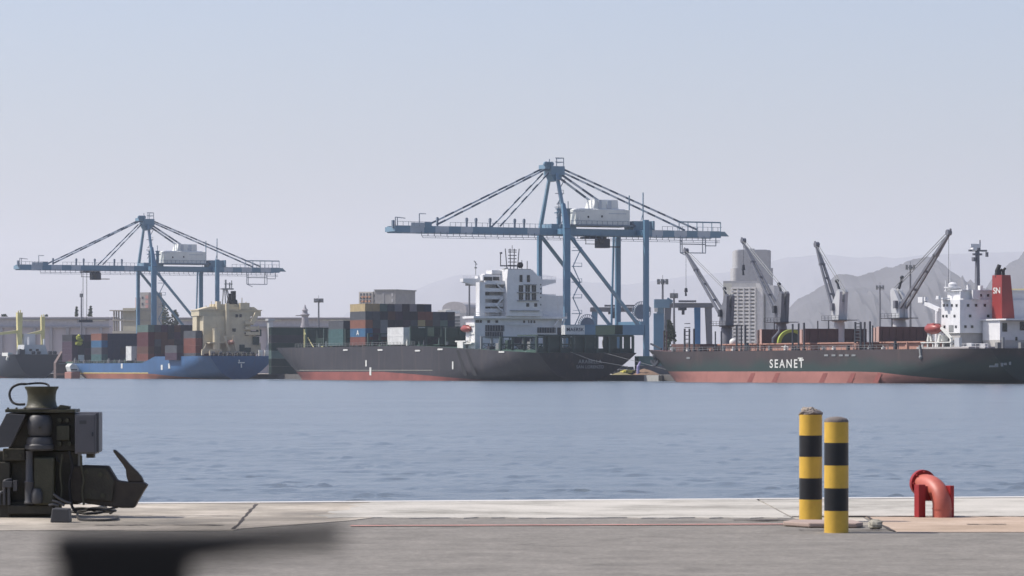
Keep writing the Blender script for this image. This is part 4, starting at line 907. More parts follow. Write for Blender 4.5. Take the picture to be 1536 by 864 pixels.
for px, py, r in ((384, 511, 1.2), (363, 522, 1.0), (388, 499, 1.0), (371, 528, 1.3)):
    mb = MB(); mb.box(v_(px)-r, v_(px)+r, uh-.14, uh-.03, z_(py)-r*1.2, z_(py)+r*1.2); T.part('doorway', mb, M['lash_green'], house)
mb = MB(); ut = uh+5
for a in (341, 346, 351, 355): mb.beam((v_(a), ut, z_(457)), (v_(345+(a-347)*.4), ut, z_(434)), .3)
mb.box(v_(339), v_(357), ut-.8, ut+.8, z_(434), z_(432)); mb.beam((v_(346), ut, z_(432)), (v_(346), ut, z_(419)), .5); mb.beam((v_(352), ut, z_(432)), (v_(352), ut, z_(423)), .35); mb.box(v_(344), v_(356), ut-.3, ut+.3, z_(426), z_(424.8)); mb.beam((v_(355), ut, z_(432)), (v_(355), ut, z_(420)), .25); T.part('mast', mb, M['lash_grey'])
mb = MB(); mb.frus((v_(351), v_(362), uh+3, uh+8), (v_(352), v_(361), uh+3.5, uh+7.5), z_(458), z_(449)); mb.box(v_(355), v_(360), uh+4, uh+6, z_(449)+.02, z_(436)); mb.beam((v_(350), uh+4, z_(456)), (v_(351), uh+4, z_(440)), .9); T.part('funnel', mb, M['black'])
for px, t in ((369, 446), (375, 452), (315, 458), (323, 452)): mb = MB(); mb.beam((v_(px), uh+4, z_(462)), (v_(px), uh+4, z_(t)), .22); T.part('aerial', mb, CR)
mb = MB(); mb.box(v_(396), v_(402), uh-5, uh-3, zp, z_(480)); mb.box(v_(394), v_(404), uh-5.4, uh-2.6, z_(481), z_(478)); mb.frus((v_(391), v_(416), uh-4.6, uh-3), (v_(397), v_(402), uh-4.6, uh-3), zp, z_(507)); T.part('stern_crane_post', mb, M['ship_crane_pale'])
mb = MB(); mb.box(v_(393), v_(412), uS+1, uS+1.6, Z(526, -6, uS), Z(524.5, -6, uS)); 
for px in (393, 402, 411): mb.box(V(px, uS)-.7, V(px, uS)+.7, uS+1, uS+1.6, zp, Z(525, -6, uS))
T.part('mooring_frame', mb, M['line_white'])
railing(T, None, [(-29.4, uS+1, zp), (-5.5, uS+1, zp)], 1.1, 1.6, CR); railing(T, None, [(-30, uS+64, zd), (-30, uS+150, zd)], 1.0, 2.5)
rng = random.Random(5)
for k in range(14): u = uS+60+k*7+rng.uniform(-2, 2); h = rng.uniform(.8, 1.8); mb = MB(); mb.box(-29.6, -28.9, u-.4, u+.4, zd, zd+h); mb.tube([(-29.2, u, zd+h), (-29.2, u, zd+h+.5)], .25, 8); T.part('vent', mb, M['lash_grey'] if k % 2 else M['deck_green'])
for k in range(8): v = -27+k*2.9; mb = MB(); mb.tube([(v-.6, uS+4, zp+.9), (v+.6, uS+4, zp+.9)], .6, 10); mb.box(v-.8, v+.8, uS+3.4, uS+4.6, zp, zp+.35); T.part('winch', mb, M['dark_metal'])
SHIP3 = 'containers on the blue ship'; zc = zd+.75; vp = -29.7
mb = MB()
for u0_, u1_ in ((U(222, vp), U(206, vp)), (U(152, vp), U(138, vp)), (U(292, vp), U(276, vp)), (U(108, vp), U(97, vp))): mb.box(vp+.4, -5.2, u0_, u1_, zd+.02, zd+.7)
T.part('hatch_coaming', mb, M['deck_green'])
bay(vp, U(222, vp)-.1, zc, 10, 5, 'tall stack on the blue ship', SHIP3, ['rust red', 'brown', 'maroon', 'maroon', 'sage'], special={(9, 2): 'maroon', (8, 3): 'plum', (7, 1): 'charcoal'})
bay(vp, U(152, vp)-.1, zc, 10, 4, 'middle stack on the blue ship', SHIP3, ['teal', 'slate', 'blue', 'orange'], pick='navy', special={(3, 1): 'charcoal'})
bay(vp+.3, U(292, vp)-.1, zc, 9, 4, 'stack beside the cream superstructure', SHIP3, ['slate', 'rust red', 'rust red', 'slate'], special={(1, k): 'maroon' for k in range(4)} | {(2, k): 'maroon' for k in range(4)})
bay(vp+3.0, U(108, vp+3), zc, 8, 4, 'bow stack of the blue ship', SHIP3, ['plum', 'plum', 'plum', 'charcoal'], special={(1, 0): 'white', (2, 1): 'plum'})
u = U(196, vp)-4; container(V(197, u), u, zc+.2, 'white', 'lower white container standing before the dark middle stack on the blue ship', SHIP3, 6.06); container(V(197, u), u, zc+2.8, 'white', 'upper white container, stacked on another white one before the dark middle stack', SHIP3, 6.06)
u = U(270, vp)-2; container(V(265, u), u, zc+.2, 'plum', 'plum container low beside the green deck box on the blue ship', SHIP3); container(V(265, u), u, zc+2.8, 'slate', 'slate container on the plum one before the tall stack of the blue ship', SHIP3)
mb = MB(); rng = random.Random(2)
u = U(108, vp+3)-1.2
mb = MB()
for px, py, r in ((118, 507, 1.0), (121, 511, 1.1), (117, 515, .9), (121, 515, .9), (119, 503.5, .6)): mb.ball((V(px, u), u+.6, Z(py, -25, u)), r, .8, r*.9, 8, 6, jit=.25)
tag(link('tarpaulin_bundle', mb.mesh('tarpaulin_bundle'), M['yellow_tarp']), 'yellow green sheeting hung on the dark containers at the bow of the blue ship', 'tarpaulin')
o = bpy.data.objects['tarpaulin_bundle']; 
o.data.transform(Matrix.Rotation(TH, 4, 'Z') @ Matrix.Identity(4)); o.location = (OX, OY, 0)

# ================================================================= dark ship with cream derricks, cut off by the frame
uS, vC, LS, BS = 449.0, -15.5, 120.0, 22.0
T = Thing('cargo_ship', 'dark cargo ship stern with cream yellow derrick posts, cut by the edge of the picture', 'ship', (vC, uS, WATER), True)
dk = lambda x: 9.6; bt = lambda x: 2.2*clamp((x-14)/30)+.06
mb, half = hull_mb(LS, BS, vC, uS, dk, bt, .3); hull = T.part('hull', mb, [M['hull_navy'], M['boot_red'], M['deck_green']], smooth=True)
zd = WATER+9.62; z_ = lambda py: Z(py, vC, uS); v_ = lambda px: V(px, uS+8)
mb = MB(); mb.frus((v_(33), v_(70), uS+6, uS+16), (v_(35), v_(66), uS+6.5, uS+15), zd, z_(517)); mb.box(v_(45), v_(62), uS+16.1, uS+22, zd, z_(500)); dh = T.part('deck_house', mb, M['ship_crane_pale'])
for px in (44, 54): window(T, dh, v_(px), uS+6.2, z_(525), 1.2, .9, 'a')
for (px, top, w0, w1, bx_, by_) in ((29, 468, 2.6, 2.2, -30, 504), (64, 474, 1.9, 1.6, 30, 504)):
    u = uS+18; v = V(px, u); mb = MB(); mb.beam((v, u, zd), (v, u, z_(top)), w0*.6, w0*.6, w1=w1, h1=w1); mb.box(v-.6, v-.2, u-.2, u+.2, z_(top), z_(top-3)); mb.box(v+.3, v+.6, u-.2, u+.2, z_(top), z_(top-4)); dp = T.part('derrick_post', mb, M['derrick_yellow'])
    mb = MB(); mb.beam((v, u, z_(496.5)), (V(bx_, u), u, z_(by_)), 1.5, 1.3, w1=.7, h1=.7); T.part('derrick_boom', mb, M['derrick_yellow'], dp)
for px, t, m in ((43, 505, SW), (66, 508, SW), (33, 520, SW), (30, 523, M['dark_metal'])): mb = MB(); mb.beam((V(px, uS+10), uS+10, zd), (V(px, uS+10), uS+10, z_(t)), .6); T.part('aerial', mb, m)
mb = MB(); mb.box(v_(24), v_(32), uS+3, uS+6, zd, z_(524)); T.part('hatch_house', mb, M['hull_navy'])
for px in (50, 58, 75, 82): mb = MB(); v = V(px, uS+2); mb.tube([(v-.7, uS+2, zd+.7), (v+.7, uS+2, zd+.7)], .7, 10); T.part('winch', mb, M['dark_metal'])
u = U(8, vC-BS/2); mb = MB(); v = vC-BS/2-.2; mb.box(v, v+2, u-4, u+4, Z(534, v, u), Z(529, v, u)); mb.beam((v, u-3, Z(540, v, u)), (v, u-4, Z(535, v, u)), .8); T.part('boat_platform', mb, M['line_white'])

# small launch between the two ships
u = U(108, -33); T = Thing('launch', 'small white launch with rusty red hull lying between two ships', 'boat', (-33, u, WATER), True)
B_ = lambda px: V(px, u)
mb = MB(); mb.prism([(B_(103), WATER-.2), (B_(116), WATER-.2), (B_(117), WATER+2.6), (B_(103), WATER+2.4)], u-3, u+5); T.part('hull', mb, mat('rusty_red_hull', (.28, .13, .10), .7, rust=.3), bevel=.2)
mb = MB(); mb.prism([(B_(104), WATER+2.5), (B_(116), WATER+2.7), (B_(115.5), WATER+3.6), (B_(112), WATER+5.2), (B_(105), WATER+5.7), (B_(101.5), WATER+4.6)], u-2.4, u+3); cb = T.part('cabin', mb, M['line_white'], bevel=.2)
window(T, cb, B_(108), u-2.4, WATER+3.3, 2.4, .5, 'a')
# rusty barge bow beside it
u = U(95, -24); T = Thing('barge', 'brown rusty barge bow wedged behind the white launch', 'boat', (-24, u, WATER), True)
mb = MB(); mb.prism([(V(84, u), WATER-.2), (V(104, u), WATER-.2), (V(106, u), WATER+5), (V(94, u), WATER+10.5), (V(84, u), WATER+6)], u, u+3); hb = T.part('hull', mb, mat('brown_barge_steel', (.12, .085, .075), .7, rust=.4))
for py in (541.5, 545.5): mb = MB(); mb.box(V(88, u), V(104, u), u-.12, u-.02, Z(py+.6, -20, u), Z(py-.6, -20, u)); T.part('rubbing_strake', mb, M['lash_grey'], hb)
mb = MB(); mb.box(V(85, u), V(100, u), u-.12, u-.02, Z(563, -20, u), Z(559.5, -20, u)); T.part('pale_patch', mb, M['deck_tan'], hb)
# ================================================================= buildings and yard beyond the quay (world x,y,z)
def bpart(T, par, name, x0, x1, y0, y1, z0, z1, m): return T.part(name, MB().box(x0, x1, y0, y1, z0, z1), m, par)
def win_grid(T, par, Y, x0, x1, z0, z1, nx, nz, w, h, m, name='window', proud=.15, side=None):
    """window parts that share one mesh; on the face at y=Y"""
    me = MB().box(-w/2, w/2, -proud, -.03, -h/2, h/2).mesh(name); me.materials.append(m)
    for i in range(nx):
        for j in range(nz):
            o = bpy.data.objects.new(name, me); COL.objects.link(o); o.parent = par
            o.location = (lerp(x0, x1, (i+.5)/nx)-T.o[0], Y-T.o[1], lerp(z0, z1, (j+.5)/nz)-T.o[2])
SHED = mat('pale_shed_cladding', (.44, .40, .41), .8, var=.1, scale=.05)
SHEDR = mat('grey_shed_roof', (.30, .29, .30), .7, var=.1, scale=.05)
WIN = mat('far_window_glass', (.08, .09, .10), .3)
# long shed with an elevated gallery
Y = 1720
def long_shed(name, label, pa, pb, top):
    xa, xb = PX(pa, Y), PX(pb, Y); T = Thing(name, label, 'shed', (xa, Y, QUAY))
    w = bpart(T, None, 'wall', xa, xb, Y, Y+40, QUAY, PZ(489, Y), SHED)
    bpart(T, None, 'fascia', xa-1, xb+1, Y-1.6, Y-.05, PZ(491.5, Y), PZ(489.5, Y), SHEDR)
    for a, b3 in ((pa, lerp(pa, pb, .16)), (lerp(pa, pb, .42), lerp(pa, pb, .57)), (lerp(pa, pb, .80), pb-6)):
        bpart(T, w, 'skylight_band', PX(a, Y), PX(b3, Y), Y-1.2, Y-.1, PZ(481.2, Y), PZ(479.3, Y), M['line_white'])
    T.part('roof', MB().prism([(Y-2.4, PZ(478.6, Y)), (Y+42, PZ(478.6, Y)), (Y+42, PZ(476.5, Y)), (Y+20, PZ(top-2, Y)), (Y-2.4, PZ(top, Y))], xa-1, xb+1, 'x'), SHEDR)
    bpart(T, None, 'clerestory', xa, xb, Y-.02, Y+40, PZ(489, Y)+.02, PZ(478.7, Y), mat('clerestory_cladding', (.50, .48, .50), .8))
    for k in range(9):
        x = lerp(xa, xb, (k+.5)/9); bpart(T, None, 'buttress', x-.7, x+.7, Y-1.5, Y-.03, QUAY, PZ(492, Y), SHEDR)
    return T
long_shed('warehouse', 'long pale port shed with white roof band behind the cream derricks', -60, 164, 476)
long_shed('warehouse', 'long pale port shed with white roof band behind the slim minaret', 268, 538, 476.5)
# unfinished concrete frame, chimneys, striped tower
Y = 1660; T = Thing('building', 'unfinished concrete frame building with open columns by the blue ship', 'building', (PX(186, Y), Y, QUAY))
CON = mat('raw_concrete', (.30, .28, .24), .85, var=.15, scale=.08)
sl = bpart(T, None, 'slab', PX(166, Y), PX(206, Y), Y, Y+16, PZ(500, Y), PZ(496.5, Y), CON); bpart(T, None, 'slab', PX(166, Y), PX(206, Y), Y, Y+16, PZ(481, Y), PZ(479, Y), CON); bpart(T, None, 'roof', PX(163, Y), PX(206, Y), Y-1, Y+17, PZ(466.5, Y), PZ(465, Y), CON)
bpart(T, None, 'base_wall', PX(167, Y), PX(206, Y), Y+.5, Y+16, QUAY, PZ(500, Y)-.02, CON)
for px in (167, 171, 175, 180): bpart(T, None, 'column', PX(px, Y), PX(px+1.4, Y), Y+.4, Y+1.2, PZ(496.5, Y)+.02, PZ(466.5, Y)-.02, CON)
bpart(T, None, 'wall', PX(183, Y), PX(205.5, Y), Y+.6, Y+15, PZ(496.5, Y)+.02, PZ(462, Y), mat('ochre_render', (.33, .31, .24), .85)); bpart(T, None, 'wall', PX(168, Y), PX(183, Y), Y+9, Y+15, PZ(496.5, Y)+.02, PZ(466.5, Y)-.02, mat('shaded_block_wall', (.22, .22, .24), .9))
for px in (197, 201.5): T.part('chimney', MB().tube([(PX(px, Y), Y+6, PZ(462, Y)), (PX(px, Y), Y+6, PZ(446, Y))], .5, 8), mat('orange_brown_flue', (.42, .22, .13), .7))
Y = 1780; T = Thing('tower', 'tall grey tower with pink balcony strips beside the smaller-looking gantry leg', 'tower', (PX(217, Y), Y, QUAY))
w = bpart(T, None, 'wall', PX(209.5, Y), PX(224, Y), Y, Y+14, QUAY, PZ(438.5, Y), mat('tower_render', (.36, .34, .31), .85)); win_grid(T, w, Y, PX(218, Y), PX(223.8, Y), PZ(498, Y), PZ(442, Y), 1, 8, 1.6, 1.6, mat('pink_balcony', (.48, .27, .24), .8), 'balcony')
win_grid(T, w, Y, PX(210, Y), PX(217, Y), PZ(498, Y), PZ(442, Y), 1, 6, .9, 1.2, WIN)
# minaret
Y = 1640; x = PX(457.5, Y); T = Thing('minaret', 'slim grey mosque minaret with a pointed cap above the long shed', 'minaret', (x, Y, QUAY))
MN = mat('minaret_stone', (.27, .26, .28), .8)
T.part('shaft', MB().lathe(x, Y, [(2.0, QUAY), (2.0, PZ(489, Y)), (1.7, PZ(485, Y)), (1.5, PZ(475, Y)), (2.1, PZ(472.5, Y)), (2.1, PZ(471.5, Y)), (1.2, PZ(470, Y)), (1.2, PZ(466, Y)), (1.5, PZ(465.5, Y)), (.7, PZ(462.5, Y)), (.12, PZ(457, Y))], 14), MN, None, True)
T.part('wing', MB().box(x-4.2, x-1.9, Y-.6, Y+.6, PZ(474, Y), PZ(472.8, Y)), MN)
# apartment block with orange balconies
Y = 1820; T = Thing('apartment_block', 'apartment block with white and orange balconies above the container stack', 'building', (PX(567, Y), Y, QUAY))
w = bpart(T, None, 'wall', PX(535.5, Y), PX(558, Y), Y, Y+20, QUAY, PZ(437.5, Y), mat('warm_white_render', (.52, .49, .44), .8)); w2 = bpart(T, None, 'wall', PX(558, Y)+.03, PX(566, Y), Y+1, Y+20, QUAY, PZ(436.5, Y), mat('mid_grey_render', (.36, .35, .34), .8)); w3 = bpart(T, None, 'wall', PX(566, Y)+.03, PX(599.5, Y), Y-3, Y+22, QUAY, PZ(434.5, Y), mat('shade_grey_render', (.25, .245, .24), .8))  # right-hand wall has its shade put into a darker grey
bpart(T, w3, 'parapet', PX(565, Y), PX(601, Y), Y-3.5, Y+22.5, PZ(436, Y), PZ(434.4, Y), M['lash_grey'])
win_grid(T, w, Y, PX(536.5, Y), PX(557, Y), PZ(490, Y), PZ(439, Y), 4, 10, 1.0, 1.3, WIN); win_grid(T, w, Y, PX(539, Y), PX(556, Y), PZ(488, Y), PZ(442, Y), 3, 7, 1.2, .8, mat('orange_balcony', (.50, .27, .16), .8), 'balcony', .7)
win_grid(T, w2, Y+1, PX(559, Y), PX(565.5, Y), PZ(490, Y), PZ(439, Y), 2, 6, .8, 1.2, WIN); win_grid(T, w3, Y-3, PX(577, Y), PX(582, Y), PZ(470, Y), PZ(437, Y), 1, 1, 1.2, 9, mat('recess_grey', (.25, .25, .25), .8), 'recess'); win_grid(T, w3, Y-3, PX(592, Y), PX(597, Y), PZ(490, Y), PZ(438, Y), 1, 6, .9, 1.6, mat('shutter_grey', (.42, .42, .42), .8))
# grey office with square windows and a domed hall behind it
Y = 1800; T = Thing('office_building', 'pale grey office block with rows of square windows behind the container stacks', 'building', (PX(683, Y), Y, QUAY))
w = bpart(T, None, 'wall', PX(664, Y), PX(692, Y), Y, Y+18, QUAY, PZ(471.5, Y), mat('office_render', (.42, .42, .42), .8)); bpart(T, None, 'stair_tower', PX(692, Y)+.03, PX(702, Y), Y-1, Y+15, QUAY, PZ(469.5, Y), mat('office_grey', (.26, .27, .29), .8)); win_grid(T, w, Y, PX(671, Y), PX(691.5, Y), PZ(494, Y), PZ(473.5, Y), 5, 4, 1.3, 1.3, WIN)
bpart(T, w, 'parapet', PX(655, Y), PX(668, Y), Y-.5, Y+18, PZ(469.5, Y), PZ(465, Y), M['line_white'])
Y = 2050; xa, xb = PX(662, Y), PX(701, Y); T = Thing('hall', 'domed pale hall rising behind the grey office block', 'hall', ((xa+xb)/2, Y, QUAY))
pr = [(xa, QUAY), (xb, QUAY)]+[((xa+xb)/2+(xb-xa)/2*math.cos(math.pi*k/12), PZ(462, Y)+(PZ(452.5, Y)-PZ(462, Y))*math.sin(math.pi*k/12)) for k in range(13)]
T.part('dome', MB().prism(pr, Y, Y+30), mat('hall_render', (.34, .33, .34), .8)); bpart(T, None, 'clerestory_band', PX(664, Y), PX(676, Y), Y-.4, Y-.03, PZ(465, Y), PZ(463.5, Y), M['line_white'])
# tall tower and the white apartment slab
Y = 2500; T = Thing('tower_block', 'tall grey windowless tower standing behind the white apartment slab', 'tower', (PX(1129, Y), Y, QUAY))
tw = mat('tower_grey', (.33, .335, .345), .8)
def rrect(x0, x1, y0, y1, r):
    return [(cx+r*math.cos(a), cy+r*math.sin(a)) for cx, cy, a0 in ((x1-r, y1-r, 0), (x0+r, y1-r, .5), (x0+r, y0+r, 1), (x1-r, y0+r, 1.5)) for a in [math.pi*(a0+k/10) for k in range(6)]]
T.part('shaft', MB().prism(rrect(PX(1099, Y), PX(1160, Y), Y, Y+30, 3), QUAY, PZ(402, Y), 'z'), tw, smooth=True); T.part('upper_shaft', MB().prism(rrect(PX(1102, Y), PX(1157, Y), Y+.5, Y+29.5, 3), PZ(402, Y)+.02, PZ(376, Y), 'z').prism(rrect(PX(1103, Y), PX(1156, Y), Y+1, Y+29, 3), PZ(376, Y)+.02, PZ(375, Y), 'z'), tw, smooth=True)
bpart(T, None, 'parapet', PX(1108, Y), PX(1151, Y), Y+5, Y+25, PZ(375, Y)+.02, PZ(374, Y), tw); bpart(T, None, 'plant_room', PX(1124, Y), PX(1133, Y), Y+8, Y+20, PZ(374, Y)+.02, PZ(372.3, Y), tw)
Y = 1950; T = Thing('apartment_slab', 'white apartment slab of stacked balconies rising behind the bulk carrier cranes', 'building', (PX(1122, Y), Y, QUAY))
wt = mat('white_slab_render', (.60, .59, .57), .75)
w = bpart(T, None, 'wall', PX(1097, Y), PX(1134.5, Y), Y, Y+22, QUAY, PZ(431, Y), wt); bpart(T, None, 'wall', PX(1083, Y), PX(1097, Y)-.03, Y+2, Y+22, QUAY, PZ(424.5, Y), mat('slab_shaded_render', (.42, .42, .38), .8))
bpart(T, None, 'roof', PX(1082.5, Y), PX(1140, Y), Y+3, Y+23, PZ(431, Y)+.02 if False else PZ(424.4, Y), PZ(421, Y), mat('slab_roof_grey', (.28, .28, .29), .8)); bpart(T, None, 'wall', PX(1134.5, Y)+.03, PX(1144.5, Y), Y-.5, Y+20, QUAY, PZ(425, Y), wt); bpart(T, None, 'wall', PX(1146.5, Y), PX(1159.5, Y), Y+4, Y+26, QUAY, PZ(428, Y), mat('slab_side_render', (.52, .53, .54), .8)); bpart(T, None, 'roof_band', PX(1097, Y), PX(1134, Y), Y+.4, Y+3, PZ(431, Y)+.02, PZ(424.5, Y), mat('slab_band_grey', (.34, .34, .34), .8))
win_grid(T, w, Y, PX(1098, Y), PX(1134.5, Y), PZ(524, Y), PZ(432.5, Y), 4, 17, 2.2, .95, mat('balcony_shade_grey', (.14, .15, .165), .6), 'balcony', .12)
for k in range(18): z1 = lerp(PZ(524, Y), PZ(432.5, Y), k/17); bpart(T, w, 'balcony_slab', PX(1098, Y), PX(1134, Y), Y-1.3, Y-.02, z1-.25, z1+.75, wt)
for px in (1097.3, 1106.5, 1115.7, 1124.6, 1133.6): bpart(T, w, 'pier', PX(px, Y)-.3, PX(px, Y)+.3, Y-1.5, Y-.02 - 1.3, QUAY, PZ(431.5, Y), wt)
# yellow building past the funnel
Y = 1150; T = Thing('apartment_block', 'cream yellow building with round white balconies beyond the red funnel', 'building', (PX(1540, Y), Y, QUAY))
w = bpart(T, None, 'wall', PX(1517, Y), PX(1590, Y), Y, Y+20, QUAY, PZ(437, Y), mat('cream_render', (.50, .46, .34), .8)); bpart(T, w, 'cornice', PX(1513, Y), PX(1592, Y), Y-2, Y+20, PZ(437, Y)+.02, PZ(433, Y), mat('cornice_cream', (.56, .50, .30), .8)); bpart(T, w, 'cornice', PX(1516, Y), PX(1592, Y), Y-1.4, Y-.03, PZ(449, Y), PZ(446, Y), mat('cornice_cream_low', (.56, .50, .30), .8)); bpart(T, w, 'wall_panel', PX(1516, Y), PX(1590, Y), Y-.2, Y-.03, PZ(446, Y), PZ(440.5, Y), mat('panel_brown_grey', (.25, .22, .2), .8))
for k in range(6):
    py = 451+k*8.5; mb = MB(); mb.lathe(PX(1531, Y), Y-.4, [(1.2, PZ(py+3.2, Y)), (1.35, PZ(py, Y)), (1.2, PZ(py-3, Y))], 12); T.part('balcony', mb, M['line_white'], w)
bpart(T, None, 'annex', PX(1513, Y), PX(1526, Y), Y-3, Y-.05, QUAY, PZ(455, Y), mat('annex_grey', (.36, .36, .36), .8))
# the blocks in the town stand turned a little, so that their fronts catch the sun
for o in list(COL.objects):
    if o.get('category') in ('building', 'tower', 'hall') and o.type == 'EMPTY' and o.name not in ('tower_block',): o.rotation_euler.z = R(-15 if o.name == 'apartment_slab' else -22)
# light masts
def light_mast(px, top, Y, label, head=4.0):
    x = PX(px, Y); T = Thing('light_mast', label, 'light mast', (x, Y, QUAY), group='tall lattice light masts in the port'); zt = PZ(top, Y)
    T.part('pole', MB().tube([(x, Y, QUAY), (x, Y, zt)], [.55, .3], 8), M['ship_crane'])
    mb = MB(); mb.tube([(x, Y, zt-.6), (x, Y, zt-.2)], head*.5, 12)
    hd = T.part('head_ring', mb, M['ship_crane'])
    for k in range(6): a = math.pi*2*k/6+.3; cx, cy = x+head*.5*math.cos(a), Y+head*.5*math.sin(a); T.part('floodlight', MB().box(cx-.35, cx+.35, cy-.3, cy+.3, zt-1.2, zt+.5), M['lash_grey'], hd)
    T.part('aerial_rod', MB().beam((x, Y, zt), (x, Y, zt+1.8), .12), M['ship_crane'], hd)
light_mast(478, 449.5, 1500, 'slender light mast above the long shed near the minaret', 3.4)
light_mast(994, 421, 1180, 'taller light mast beside the large gantry landside leg', 3.2)
light_mast(1011, 442, 1220, 'shorter light mast by the grey yard gantry', 2.2)
light_mast(1320, 430, 1500, 'thin light mast standing before the mountain slope', 3.0)
light_mast(1365.5, 399.5, 1300, 'tall light mast beside the aftmost deck crane', 3.0)
light_mast(704, 424, 1400, 'twin-lamp mast beside the white superstructure port wing', 2.6)
light_mast(122, 442, 1680, 'thin rod mast rising above the shed roof near the trees', .8)
# yard gantries behind the ships
def yard_gantry(label, xa, xb, Y, top, m, mleg):
    T = Thing('yard_gantry', label, 'crane', ((xa+xb)/2, Y, QUAY), group='rubber tyred yard gantries'); zt = PZ(top, Y)
    gd = T.part('girder', MB().box(xa-1, xb+1, Y-1, Y+1, zt-1.5, zt).box(xa-1, xb+1, Y+7, Y+9, zt-1.5, zt).box(xa+4, xb-5, Y-1.5, Y-1.05, zt+.2, zt+.9), m)
    for x in (xa, xb):
        for y in (Y, Y+8): T.part('leg', MB().beam((x, y, QUAY+1.6), (x+(-.6 if x == xb else .6), y, zt-1.52), 1.3, 1.0, w1=2.0), mleg)
        mb = MB(); mb.box(x-.7, x+.7, Y-1.5, Y+9.5, QUAY+.9, QUAY+1.58)
        for y in (Y-.8, Y+1, Y+7.2, Y+8.8): mb.tube([(x-.4, y, QUAY+.8), (x+.4, y, QUAY+.8)], .8, 12)
        T.part('bogie', mb, M['dark_metal'])
    T.part('trolley', MB().box(lerp(xa, xb, .28), lerp(xa, xb, .45), Y-1.6, Y+8, zt-2.4, zt-1.6).box(lerp(xa, xb, .34), lerp(xa, xb, .4), Y-2.2, Y, zt-4, zt-2.42), M['dark_metal'])
Y = 1230
yard_gantry('grey yard gantry with one blue leg behind the bulk carrier bow', PX(1000, Y), PX(1066, Y), Y, 454.5, M['ship_crane'], M['ship_crane'])
T_ = bpy.data.objects['yard_gantry']; x = PX(1048, Y)
leg = link('leg', MB().beam((x, Y+4, QUAY+1), (x-.3, Y+4, PZ(457, Y)), 1.6, 1.2, w1=2.2).mesh('leg', tuple(T_.location)), mat('blue_leg_paint', (.03, .16, .36), .5), T_)
Y = 1300
yard_gantry('dark yard gantry seen between the large gantry legs', PX(890, Y), PX(972, Y), Y, 461, M['ship_crane'], M['crane_blue'])
# blue mobile crane tower near the bulk carrier bow
Y = 1130; x0 = PX(988, Y); T = Thing('harbour_crane', 'small blue harbour crane tower between the light masts', 'crane', (x0, Y, QUAY))
T.part('tower', MB().box(x0-1.6, x0+1.6, Y-1.4, Y+1.4, QUAY, PZ(470, Y)), M['crane_blue']); T.part('head', MB().box(PX(981, Y), PX(1004, Y), Y-1.6, Y+1.6, PZ(462, Y), PZ(449, Y)).box(PX(985, Y), PX(995, Y), Y-1.2, Y+1.2, PZ(470, Y)+.02, PZ(462, Y)-.02).beam((PX(982, Y), Y, PZ(486, Y)), (PX(990, Y), Y, PZ(466, Y)), .8).beam((PX(1000, Y), Y, PZ(449, Y)), (PX(1008, Y), Y, PZ(454, Y)), 1.4), M['crane_teal'])
T.part('cabin', MB().box(PX(981, Y), PX(986, Y), Y-2.6, Y-1.62, PZ(468, Y), PZ(462, Y)), M['line_white']); T.part('ladder', MB().box(PX(994, Y), PX(996, Y), Y-1, Y-.6, QUAY, PZ(455, Y)).box(PX(998, Y), PX(1000, Y), Y-1, Y-.6, QUAY, PZ(455, Y)), M['ship_crane'])
# trees
leafm = mat('dusty_foliage', (.055, .075, .045), .9, var=.4, scale=.6)
bark = mat('bark', (.12, .09, .07), .9)
def tree(px, top, w, Y, label, slim=False):
    x = PX(px, Y); z1 = PZ(top, Y); r = w*Y/F/2; T = Thing('tree', label, 'tree', (x, Y, QUAY), group='trees beyond the long sheds')
    mb = MB(); mb.tube([(x, Y, QUAY), (x+.2, Y, lerp(QUAY, z1, .5)), (x, Y, z1-1)], [.45, .3, .1], 7)
    for k in range(5): a = k*1.3; zz = lerp(QUAY, z1, .45+k*.1); mb.tube([(x, Y, zz), (x+r*.7*math.cos(a), Y+r*.7*math.sin(a), zz+1.6)], [.16, .05], 5)
    T.part('trunk', mb, bark)
    rng = random.Random(int(px*3)); mb = MB(); n = 800; cl = [(rng.gauss(0, .45), rng.gauss(0, .45), rng.uniform(0, 1)) for _ in range(14)]
    for k in range(n):
        c = rng.choice(cl); tz = clamp(c[2]+rng.gauss(0, .09)); taper = (1-tz)**.6+.15 if slim else math.sin(math.pi*(.12+.8*tz))
        p = Vector((x+r*taper*(c[0]+rng.gauss(0, .25)), Y+r*taper*(c[1]+rng.gauss(0, .25)), lerp(lerp(QUAY, z1, .35), z1, tz)))
        q = rng.uniform(.3, .6)*(1.2 if slim else 1.5); a = Vector((rng.gauss(0, 1), rng.gauss(0, 1), rng.gauss(0, 1))).normalized(); b3 = a.cross(Vector((rng.gauss(0, 1), rng.gauss(0, 1), .3))).normalized()
        mb.add([p-a*q, p+b3*q*.6, p+a*q, p-b3*q*.6], [(0, 1, 2, 3)])
    T.part('crown', mb, leafm)
for px, top, w, Y, lab, sl in ((115, 461, 13, 1880, 'slim dark cypress behind the shed roof, further from the gantry', True), (136, 460, 16, 1880, 'slim dark cypress behind the shed roof, nearer the gantry', True), (6, 472, 24, 1900, 'low tree tops over the shed roof at the picture edge', False), (70, 473, 20, 1900, 'low tree over the shed roof beside the cream derrick', False), (243, 452, 24, 1900, 'broad tree seen through the smaller-looking gantry legs', False), (262, 466, 26, 1900, 'low broad tree behind the tall blue ship stack', False), (1003, 481, 16, 1160, 'bright green tree below the blue harbour crane', False)):
    tree(px, top, w, Y, lab, sl)
tag(bpy.data.objects['tree'])
